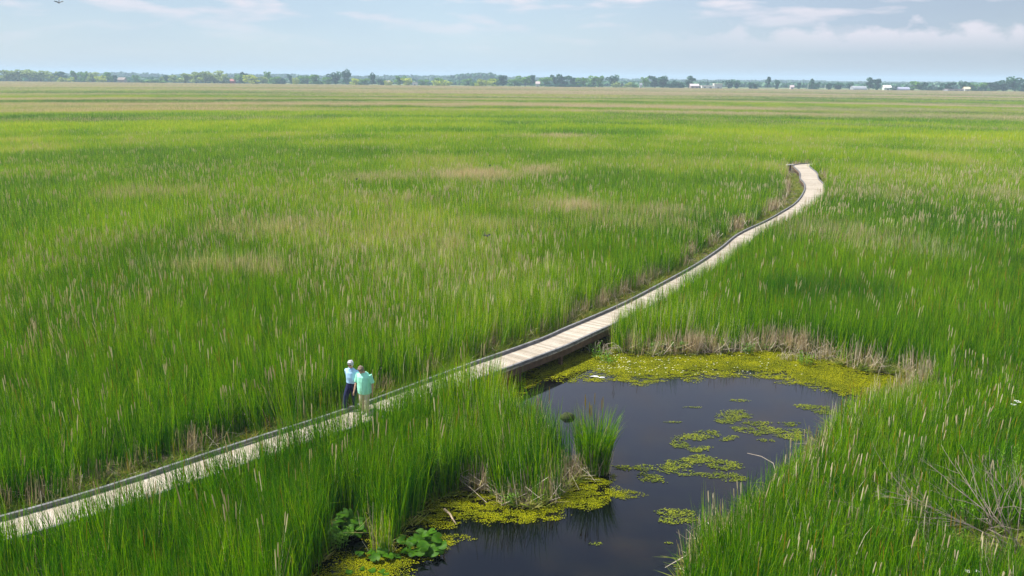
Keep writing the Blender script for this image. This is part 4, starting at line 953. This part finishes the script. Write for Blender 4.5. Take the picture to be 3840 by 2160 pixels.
#  x, width, top y, species, kind, label tail
T = [
 (20, 55, 264, 'willow', 'round', "at the far left end of the tree line"), (62, 62, 260, 'willow', 'round', "second from the left end of the tree line"), (108, 60, 262, 'willow', 'round', "third from the left end of the tree line"), (150, 58, 264, 'willow', 'round', "right of the middle of the left willow row"), (192, 48, 269, 'willow', 'round', "closing the left willow row on its right"),
 (236, 50, 273, 'dark', 'round', "low crown just right of the left willow row"), (246, 46, 288, 'yellow', 'hedge', "below the low dark tree right of the left willow row"), (279, 32, 267, 'green', 'round', "narrow, left one of the pair right of the willow row"), (310, 36, 265, 'green', 'round', "right one of the upright pair right of the willow row"), (347, 44, 272, 'willow', 'round', "beside the upright pair, with a pale crown"),
 (376, 40, 281, 'yellow', 'round', "rounded, before the pale crown right of the upright pair"), (402, 40, 273, 'green', 'round', "last tall crown before the gap with the pale low house"), (430, 20, 283, 'dark', 'round', "small, over the roof of the pale low house"), (510, 26, 279, 'green', 'round', "small round one alone right of the pale low house"), (575, 80, 296, 'green', 'hedge', "long and low between the lone round tree and the big willow group"), (606, 22, 287, 'willow', 'round', "little pale one at the left foot of the big willow group"), (621, 18, 284, 'dark', 'round', "little dark one at the left foot of the big willow group"),
 (650, 50, 282, 'willow', 'round', "leftmost of the big willow group"), (692, 52, 276, 'willow', 'round', "second from left in the big willow group"), (732, 58, 269, 'willow', 'round', "tall, at the centre left of the big willow group"), (767, 54, 270, 'willow', 'round', "tallest in the middle of the big willow group"), (802, 56, 268, 'willow', 'round', "centre right of the big willow group"), (833, 42, 280, 'willow', 'round', "rightmost of the big willow group"),
 (898, 40, 282, 'green', 'round', "just right of the red barn"), (915, 26, 273, 'dark', 'round', "pointed crown right of the red barn"), (945, 58, 280, 'yellow', 'round', "broad, right of the pointed crown by the red barn"), (985, 36, 288, 'willow', 'round', "small, between the broad yellow crown and the bright one"), (1003, 28, 272, 'green', 'round', "bright tall one right of the red barn group"), (1030, 40, 285, 'green', 'round', "lower, leaning on the bright tall one"), (1052, 30, 291, 'dark', 'hedge', "dark and low right of the bright tall tree"), (1090, 22, 283, 'dark', 'round', "small, standing above the row left of centre"), (1110, 22, 289, 'yellow', 'hedge', "small round yellow one left of centre"),
 (1150, 50, 282, 'green', 'round', "left half of the long green row left of centre"), (1185, 48, 281, 'green', 'round', "right half of the long green row left of centre"), (1226, 50, 285, 'green', 'round', "low, left of the bluish tall crown"), (1257, 44, 274, 'dark', 'round', "bluish tall crown left of the leaning tree"), (1300, 36, 266, 'dark', 'tall', "tallest leaning one left of centre"), (1330, 30, 291, 'yellow', 'round', "small, at the foot of the leaning tree"), (1365, 36, 292, 'green', 'round', "low, between the leaning tree and the dark upright one"), (1394, 28, 278, 'dark', 'tall', "dark upright one right of the leaning tree"), (1432, 30, 296, 'dark', 'hedge', "small round, right of the dark upright tree"),
 (1458, 26, 301, 'yellow', 'hedge', "tiny, beside the pink house"), (1500, 40, 288, 'green', 'round', "mid-size, left of the two-tone pair"), (1526, 36, 290, 'yellow', 'round', "yellow half of the two-tone pair"), (1592, 36, 296, 'green', 'round', "low, right of the pale shed left of centre"), (1644, 42, 293, 'green', 'round', "low, left of the wide yellow bush"), (1663, 62, 300, 'yellow', 'hedge', "wide and low, left of the bluish wooded rise"), (1750, 36, 292, 'green', 'round', "before the bluish wooded rise"), (1780, 30, 303, 'green', 'hedge', "low, left of the bright round yellow bush"), (1822, 60, 294, 'yellow', 'hedge', "brightest round one near the centre"),
 (1860, 48, 291, 'green', 'round', "directly right of the brightest yellow bush"), (1886, 38, 285, 'dark', 'round', "taller, behind the brightest yellow bush"), (1930, 44, 292, 'green', 'round', "low, in the row right of the yellow bush"), (1970, 50, 287, 'green', 'round', "pale-topped, in the middle of the centre row"), (1996, 22, 284, 'dark', 'tall', "narrow tall one left of the white house"), (2045, 42, 286, 'green', 'round', "round one right of the white house"), (2080, 32, 287, 'dark', 'round', "left end of the dark central block"), (2106, 42, 285, 'dark', 'round', "tallest in the dark central block"), (2150, 44, 290, 'dark', 'round', "lower, in the dark central block"), (2190, 48, 288, 'green', 'round', "greener, right of the dark central block"), (2226, 40, 284, 'green', 'tall', "tall, left of the right end of the centre row"), (2250, 32, 286, 'green', 'round', "right end of the centre row"), (2120, 150, 314, 'dark', 'hedge', "long low dark hedge under the central block"),
 (2301, 40, 286, 'dark', 'round', "round isolated one right of centre"), (2334, 62, 303, 'willow', 'hedge', "greyish, right of the round isolated tree"), (2372, 34, 305, 'green', 'hedge', "low, beside the greyish bush"), (2420, 36, 292, 'green', 'round', "left of the broad group right of centre"), (2458, 50, 288, 'dark', 'round', "broad, middle of the group right of centre"), (2488, 48, 290, 'dark', 'round', "right shoulder of the group right of centre"), (2518, 30, 301, 'dark', 'hedge', "low, trailing right of the broad group"), (2546, 36, 300, 'dark', 'hedge', "low, before the round dark tree by the pink sheds"),
 (2583, 42, 290, 'dark', 'round', "big round one left of the pink shed"), (2610, 50, 318, 'dark', 'hedge', "low, under the pink shed"), (2736, 40, 302, 'dark', 'round', "right of the white barn"), (2763, 26, 305, 'dark', 'round', "small, second right of the white barn"), (2815, 22, 311, 'dark', 'round', "little one left of the dense low ball"), (2833, 22, 310, 'dark', 'hedge', "dense low ball before the tall slim tree"), (2882, 19, 290, 'dark', 'tall', "slim tall one standing alone on the right"), (2915, 22, 302, 'dark', 'round', "small-crowned one right of the slim tall tree"), (2998, 18, 311, 'dark', 'round', "small one left of the conifer"),
 (3046, 32, 300, 'dark', 'cone', "pointed, between the two white poles"), (3066, 22, 312, 'dark', 'round', "small, leaning against the conifer"), (3108, 26, 314, 'dark', 'round', "beside the right white pole"), (3143, 44, 312, 'dark', 'round', "wide low one right of the white poles"), (3190, 22, 311, 'dark', 'round', "left of the pale grey greenhouse"), (3262, 38, 296, 'dark', 'round', "taller of the pair right of the grey greenhouse"), (3294, 27, 298, 'dark', 'round', "thinner of the pair right of the grey greenhouse"), (3355, 21, 320, 'dark', 'hedge', "small ball right of the white shed"),
 (3430, 44, 306, 'green', 'round', "left end of the long right-hand row"), (3458, 40, 311, 'dark', 'round', "second in the long right-hand row"), (3482, 26, 319, 'dark', 'hedge', "low, in front of the long right-hand row"), (3512, 40, 324, 'dark', 'hedge', "lowest, in front of the long right-hand row"), (3556, 50, 312, 'dark', 'round', "dense dark one behind the lavender sheds"), (3615, 32, 307, 'dark', 'round', "left of the yellow-roofed house"), (3650, 40, 312, 'green', 'round', "above the yellow-roofed house"), (3670, 52, 322, 'dark', 'hedge', "low, right of the yellow-roofed house"), (3700, 46, 311, 'green', 'round', "in the right-hand row left of the big dark crown"), (3738, 50, 311, 'dark', 'round', "just left of the big dark crown"), (3768, 50, 303, 'dark', 'round', "left shoulder of the big dark crown"), (3812, 64, 294, 'dark', 'round', "biggest crown at the right end of the tree line"), (3838, 50, 315, 'dark', 'round', "last crown cut by the right frame edge")]
random.seed(21)
for q in T:
    X, W, Y, sp, kd, lb = q; nm = 'bush' if (kd == 'hedge' or sp == 'yellow') else 'tree'
    desc = lb if any(w in lb for w in ()) else f"{KN[sp]} {'conifer' if kd == 'cone' else nm}, {lb}"
    tree(X, W, Y, sp, kd, random.uniform(8, 60) if nm == 'tree' else random.uniform(0, 12), desc)

# distant woods: one mass nobody could count
random.seed(5)
def woods(name, prof, D, mat, label, step=9):
    mb = MB(); 
    for (xa, ya), (xb, yb) in zip(prof, prof[1:]):
        n_ = max(1, int((xb - xa) / step))
        for i in range(n_):
            t = i / n_; X = xa + (xb - xa) * t + random.uniform(-5, 5); Y = ya + (yb - ya) * t + random.uniform(-1.5, 3.5)
            d_ = D + random.uniform(-60, 120); p = gp(X, Y, D=d_); R_ = random.uniform(7, 13); hh_ = max(5, p.z)
            for _ in range(34):
                a = random.uniform(0, 6.28); ph = math.asin(random.uniform(-.2, 1)); rr = random.uniform(.75, 1.05)
                c = Vector((p.x + math.cos(a) * math.cos(ph) * R_ * rr, d_ + math.sin(a) * math.cos(ph) * R_ * rr, hh_ * .5 + math.sin(ph) * hh_ * .5 * rr)); s = random.uniform(1.6, 3.2)
                u_ = Vector((random.gauss(0, 1), random.gauss(0, 1), random.gauss(0, 1))).normalized(); v_ = u_.orthogonal().normalized(); mb.add([c - u_ * s, c + v_ * s, c + u_ * s, c - v_ * s], [(0, 1, 2, 3)], r=random.random())
            mb.box((p.x, d_ + 4, hh_ * .35), (R_ * 1.6, 5, hh_ * .7), r=.3)
    return tag(mb.build(name, mat), label, kind='stuff')
woods('distant_wood', [(-200, 276), (0, 276), (400, 276), (440, 270), (560, 276), (640, 281), (850, 276), (950, 279), (1060, 276), (1170, 281), (1350, 284), (1500, 283), (1700, 284), (1860, 288), (2050, 291), (2280, 294), (2440, 297), (2600, 299), (2800, 300), (3000, 302), (3200, 306), (3400, 309), (3520, 307), (3640, 308), (3840, 312), (4100, 314)], 1950, SPEC['dark'], "hazy blue green wood along the horizon", 10)
woods('wooded_rise', [(1690, 286), (1720, 279), (1760, 276), (1800, 274), (1850, 276), (1885, 284)], 1500, SPEC['dark'], "bluish wooded rise standing above the tree line near the centre", 7)
woods('rear_tree_belt', [(2250, 309), (2420, 309), (2620, 309), (2800, 311), (3000, 314), (3200, 318), (3400, 320), (3460, 312), (3560, 311), (3760, 315), (3860, 318)], 1150, SPEC['belt'], "pale tree belt behind the farm buildings on the right", 9)
woods('left_tree_belt', [(-60, 285), (240, 289), (450, 292), (640, 291), (900, 295), (1200, 297), (1450, 302), (1700, 304), (2000, 306), (2300, 309)], 1180, SPEC['belt'], "hazy tree belt behind the front trees on the left half", 9)

# ------------------------------------------------------------------ farm buildings
def building(X0, X1, Ytop, kind, wall, roofc, label, off=4, name='farm_building', cat='building', roof_frac=.35):
    Xc = (X0 + X1) / 2; D = edge_dist(Xc) + off; w = (X1 - X0) * D / FPX; top = gp(Xc, Ytop, D=D); h = max(2.5, top.z); dp = min(w, 9)
    e = empty(name, (top.x, D + dp / 2, 0), 0, label=label, cat=cat, group='farm buildings beyond the marsh')
    wm = simple('wall_' + kind, wall, .7, .06, .4); rm = simple('roof_' + kind, roofc, .7, .08, .4)
    eh = h * (1 - roof_frac)
    if kind == 'greenhouse':
        n_ = 12; prof = [(-dp / 2, 0)] + [(-dp / 2 * math.cos(PI * k / n_), eh + (h - eh) * math.sin(PI * k / n_)) for k in range(n_ + 1)] + [(dp / 2, 0)]
        mb = MB(); vs = [(x_, y_, z_) for x_ in (-w / 2, w / 2) for (y_, z_) in prof]; m_ = len(prof)
        mb.add(vs, [(k, k + 1, m_ + k + 1, m_ + k) for k in range(m_ - 1)] + [tuple(range(m_ - 1, -1, -1)), tuple(range(m_, 2 * m_))]); mb.build('cover', wm, e)
        for k in range(int(w / 3)):
            rb = MB(); x_ = -w / 2 + 1.5 + k * 3; rb.tube([(x_, y_ * 1.01, z_ + .03) for (y_, z_) in prof], .05, 4); rb.build('hoop', rm, e)
    else:
        mb = MB(); mb.box((0, 0, eh / 2), (w, dp, eh)); 
        if kind != 'flat': mb.add([(-w / 2, -dp / 2, eh), (-w / 2, dp / 2, eh), (-w / 2, 0, h - .15), (w / 2, -dp / 2, eh), (w / 2, dp / 2, eh), (w / 2, 0, h - .15)], [(0, 1, 2), (3, 5, 4)])
        mb.build('wall', wm, e); rb = MB()
        if kind == 'flat': rb.box((0, 0, eh + .2), (w + .5, dp + .5, .4))
        else:
            for s in (-1, 1): rb.add([(-w / 2 - .4, s * (dp / 2 + .4), eh - .1), (w / 2 + .4, s * (dp / 2 + .4), eh - .1), (w / 2 + .4, 0, h), (-w / 2 - .4, 0, h), (-w / 2 - .4, s * (dp / 2 + .4), eh + .1), (w / 2 + .4, s * (dp / 2 + .4), eh + .1), (w / 2 + .4, 0, h + .2), (-w / 2 - .4, 0, h + .2)], [(0, 1, 2, 3), (4, 7, 6, 5), (0, 4, 5, 1), (2, 6, 7, 3), (1, 5, 6, 2), (0, 3, 7, 4)])
        rb.build('roof', rm, e)
        nw = max(1, int(w / 4)); wmn = bpy.data.materials.get('window_glass') or simple('window_glass', (.04, .05, .06), .2, .1)
        for k in range(nw):
            x_ = -w / 2 + w * (k + .5) / nw
            if k == nw // 2: q = MB(); q.box((x_, -dp / 2 - .03, min(eh * .42, 1.3)), (min(2.6, w * .25), .08, min(eh * .84, 2.6))); q.build('door', bpy.data.materials.get('door_paint') or simple('door_paint', (.12, .12, .13), .6, .1), e)
            else: q = MB(); q.box((x_, -dp / 2 - .03, eh * .6), (1.2, .08, min(1.1, eh * .3))); q.build('window', wmn, e)
    return e
Wh, Gr, Lv, Pk, Rd = (.50, .50, .48), (.30, .32, .34), (.34, .35, .44), (.42, .32, .31), (.50, .08, .06)
building(862, 878, 296, 'barn', (.30, .07, .06), (.36, .12, .10), "small red barn between the big willow group and green trees", name='barn', cat='barn')
building(440, 464, 291, 'house', (.30, .26, .22), (.26, .21, .18), "pale low house roof in the gap right of the left trees", name='house', cat='house')
building(1447, 1461, 302, 'house', Pk, (.5, .42, .40), "tiny pink house right of the dark upright tree", name='house', cat='house')
building(1546, 1564, 299, 'flat', (.6, .62, .6), Gr, "pale shed between two low green trees left of centre", name='shed', cat='shed')
building(2010, 2024, 306, 'house', Wh, (.55, .45, .42), "small white house in the centre tree row", name='house', cat='house')
building(2400, 2408, 311, 'house', Wh, Gr, "sliver of a white house left of the broad group right of centre", name='house', cat='house')
building(2591, 2622, 315, 'house', Pk, (.5, .44, .44), "pinkish low shed at the foot of the big round tree", name='shed', cat='shed')
building(2634, 2676, 314, 'flat', (.74, .73, .68), (.62, .60, .56), "long low cream building left of the white barn", name='farm_building')
building(2680, 2709, 312, 'flat', Wh, (.72, .68, .50), "bright white barn with a dark doorway", name='barn', cat='barn', roof_frac=.12)
building(2966, 2978, 320, 'house', (.66, .56, .56), (.55, .45, .45), "tiny pinkish house left of the small dark tree", name='house', cat='house')
building(3202, 3252, 323, 'greenhouse', Gr, (.4, .42, .44), "rounded pale grey greenhouse left of the tree pair", name='greenhouse', cat='greenhouse', roof_frac=.7)
building(3318, 3344, 320, 'house', (.62, .70, .60), (.74, .74, .68), "small white and green shed right of the tree pair", name='shed', cat='shed')
building(3366, 3414, 327, 'greenhouse', Lv, (.45, .45, .5), "long lavender-grey greenhouse left of the right-hand row", name='greenhouse', cat='greenhouse', roof_frac=.5)
building(3556, 3618, 333, 'flat', Lv, Pk, "low lavender and pink sheds left of the yellow-roofed house", name='shed', cat='shed', roof_frac=.2)
building(3621, 3641, 327, 'house', Wh, (.78, .66, .38), "white house with a yellowish roof on the far right", name='house', cat='house')
for X, Yt, lb in ((3031, 314, "white pole left of the conifer"), (3095, 319, "white pole right of the conifer")):
    D = edge_dist(X) - 8; t = gp(X, Yt, D=D); m_ = MB(); m_.tube([(t.x, D, 0), (t.x, D, t.z)], [.22, .14], 8); m_.box((t.x, D, t.z - .6), (1.2, .12, .12)); tag(m_.build('utility_pole', bpy.data.materials['petal']), lb, 'pole', 'white poles by the conifer')

# ------------------------------------------------------------------ sky, sun, haze
SUN_EL, SUN_AZ = math.radians(55), math.radians(-82)      # azimuth from +Y towards +X
w_ = bpy.data.worlds.new("World"); SC.world = w_; w_.use_nodes = True
nt = w_.node_tree
for n_ in list(nt.nodes): nt.nodes.remove(n_)
out = N(nt, 'ShaderNodeOutputWorld'); bg = N(nt, 'ShaderNodeBackground'); bg.inputs[1].default_value = .10
sky = N(nt, 'ShaderNodeTexSky'); sky.sky_type = 'NISHITA'; sky.sun_disc = False; sky.sun_elevation = SUN_EL; sky.sun_rotation = SUN_AZ
sky.air_density = 1.0; sky.dust_density = .6; sky.ozone_density = 1.5
tc = N(nt, 'ShaderNodeTexCoord'); sep = N(nt, 'ShaderNodeSeparateXYZ'); L(nt, tc.outputs['Generated'], sep.inputs[0])
# thin veil of high cloud + small cumulus rows, laid out over a flat cloud deck far above
zc = math_(nt, 'MAXIMUM', sep.outputs[2], .004)
# pale high veil
vm = N(nt, 'ShaderNodeMapping'); vm.inputs['Scale'].default_value = (1.2, 1.2, 5); L(nt, tc.outputs['Generated'], vm.inputs[0])
veil = N(nt, 'ShaderNodeTexNoise'); veil.inputs['Scale'].default_value = 1.6; veil.inputs['Detail'].default_value = 4; L(nt, vm.outputs[0], veil.inputs['Vector'])
vf = ramp(nt, veil.outputs['Fac'], [(.3, (.55,) * 3), (.7, (.80,) * 3)])
lowf = ramp(nt, sep.outputs[2], [(0, (1.2,) * 3), (.36, (1.15,) * 3), (.52, (.45,) * 3), (1, (.35,) * 3)])
vf = math_(nt, 'MULTIPLY', vf, lowf)
side = ramp(nt, math_(nt, 'ADD', math_(nt, 'MULTIPLY', sep.outputs[0], .9), .5), [(.05, (2.9, 3.7, 4.6)), (.45, (3.35, 4.3, 5.2)), (.72, (2.8, 3.45, 4.45)), (1, (2.2, 2.65, 3.45))])
side = mixc(nt, math_(nt, 'MULTIPLY', math_(nt, 'SUBTRACT', sep.outputs[2], .15), 4, True), side, (5.4, 5.9, 8.0))
col = mixc(nt, vf, sky.outputs[0], side)
# cumulus puffs, elongated sideways
cm = N(nt, 'ShaderNodeMapping'); cm.inputs['Scale'].default_value = (13, 13, 62); cm.inputs['Location'].default_value = (3.1, 0, 1.2); cm.inputs['Rotation'].default_value = (0, .02, 0)
L(nt, tc.outputs['Generated'], cm.inputs[0])
cn = N(nt, 'ShaderNodeTexNoise'); cn.inputs['Scale'].default_value = 1; cn.inputs['Detail'].default_value = 5; cn.inputs['Roughness'].default_value = .5; L(nt, cm.outputs[0], cn.inputs['Vector'])
puff = ramp(nt, cn.outputs['Fac'], [(.50, (0,) * 3), (.66, (.95,) * 3)])
hi = ramp(nt, sep.outputs[2], [(.018, (0,) * 3), (.05, (.35,) * 3), (.085, (1,) * 3)])
# the row of low cumulus on the right
el = sep.outputs[2]; xx = sep.outputs[0]
cm2 = N(nt, 'ShaderNodeMapping'); cm2.inputs['Scale'].default_value = (36, 18, 60); L(nt, tc.outputs['Generated'], cm2.inputs[0])
cn2 = N(nt, 'ShaderNodeTexNoise'); cn2.inputs['Scale'].default_value = 1; cn2.inputs['Detail'].default_value = 5; L(nt, cm2.outputs[0], cn2.inputs['Vector'])
top = math_(nt, 'ADD', .024, math_(nt, 'MULTIPLY', cn2.outputs['Fac'], .062))
up = math_(nt, 'MULTIPLY', math_(nt, 'SUBTRACT', top, el), 90, True)
dn = math_(nt, 'MULTIPLY', math_(nt, 'SUBTRACT', el, .026), 45, True)
rx = math_(nt, 'MULTIPLY', math_(nt, 'SUBTRACT', xx, .10), 4, True)
front = math_(nt, 'GREATER_THAN', sep.outputs[1], 0)
row = math_(nt, 'MULTIPLY', math_(nt, 'MULTIPLY', math_(nt, 'MULTIPLY', up, dn), rx), math_(nt, 'MULTIPLY', front, .75))
clouds = math_(nt, 'MAXIMUM', math_(nt, 'MULTIPLY', puff, hi), row)
col = mixc(nt, clouds, col, (5.4, 5.1, 5.5))
L(nt, col, bg.inputs[0]); L(nt, bg.outputs[0], out.inputs[0])

sd = bpy.data.lights.new('sun', 'SUN'); sd.energy = 5.0; sd.angle = math.radians(1.5); sd.color = (1, .96, .88)
so = bpy.data.objects.new('sun', sd); COL.objects.link(so)
sv = Vector((math.sin(SUN_AZ) * math.cos(SUN_EL), math.cos(SUN_AZ) * math.cos(SUN_EL), math.sin(SUN_EL)))
so.rotation_euler = sv.to_track_quat('Z', 'Y').to_euler(); so.location = (0, 0, 40)

HZ = 34; B = 9200
mb = MB(); mb.box((0, 4300, (HZ - 2) / 2), (2 * B, 2 * 4950, HZ + 2))
hz = mb.build('haze', None); tag(hz, kind='stuff')
mh, nt, out = new_mat('haze'); pv = N(nt, 'ShaderNodeVolumePrincipled'); pv.inputs['Density'].default_value = .00033
pv.inputs['Color'].default_value = (.66, .86, 1, 1); pv.inputs['Anisotropy'].default_value = 0
L(nt, pv.outputs[0], out.inputs['Volume']); hz.data.materials.append(mh)

SC.view_settings.view_transform = 'Standard'; SC.view_settings.look = 'None'; SC.view_settings.exposure = .74; SC.view_settings.gamma = 1
SC.render.engine = 'CYCLES'
cy_ = SC.cycles; cy_.max_bounces = 6; cy_.transparent_max_bounces = 8; cy_.volume_bounces = 0; cy_.use_denoising = True; cy_.sample_clamp_indirect = 6
SC.render.film_transparent = False
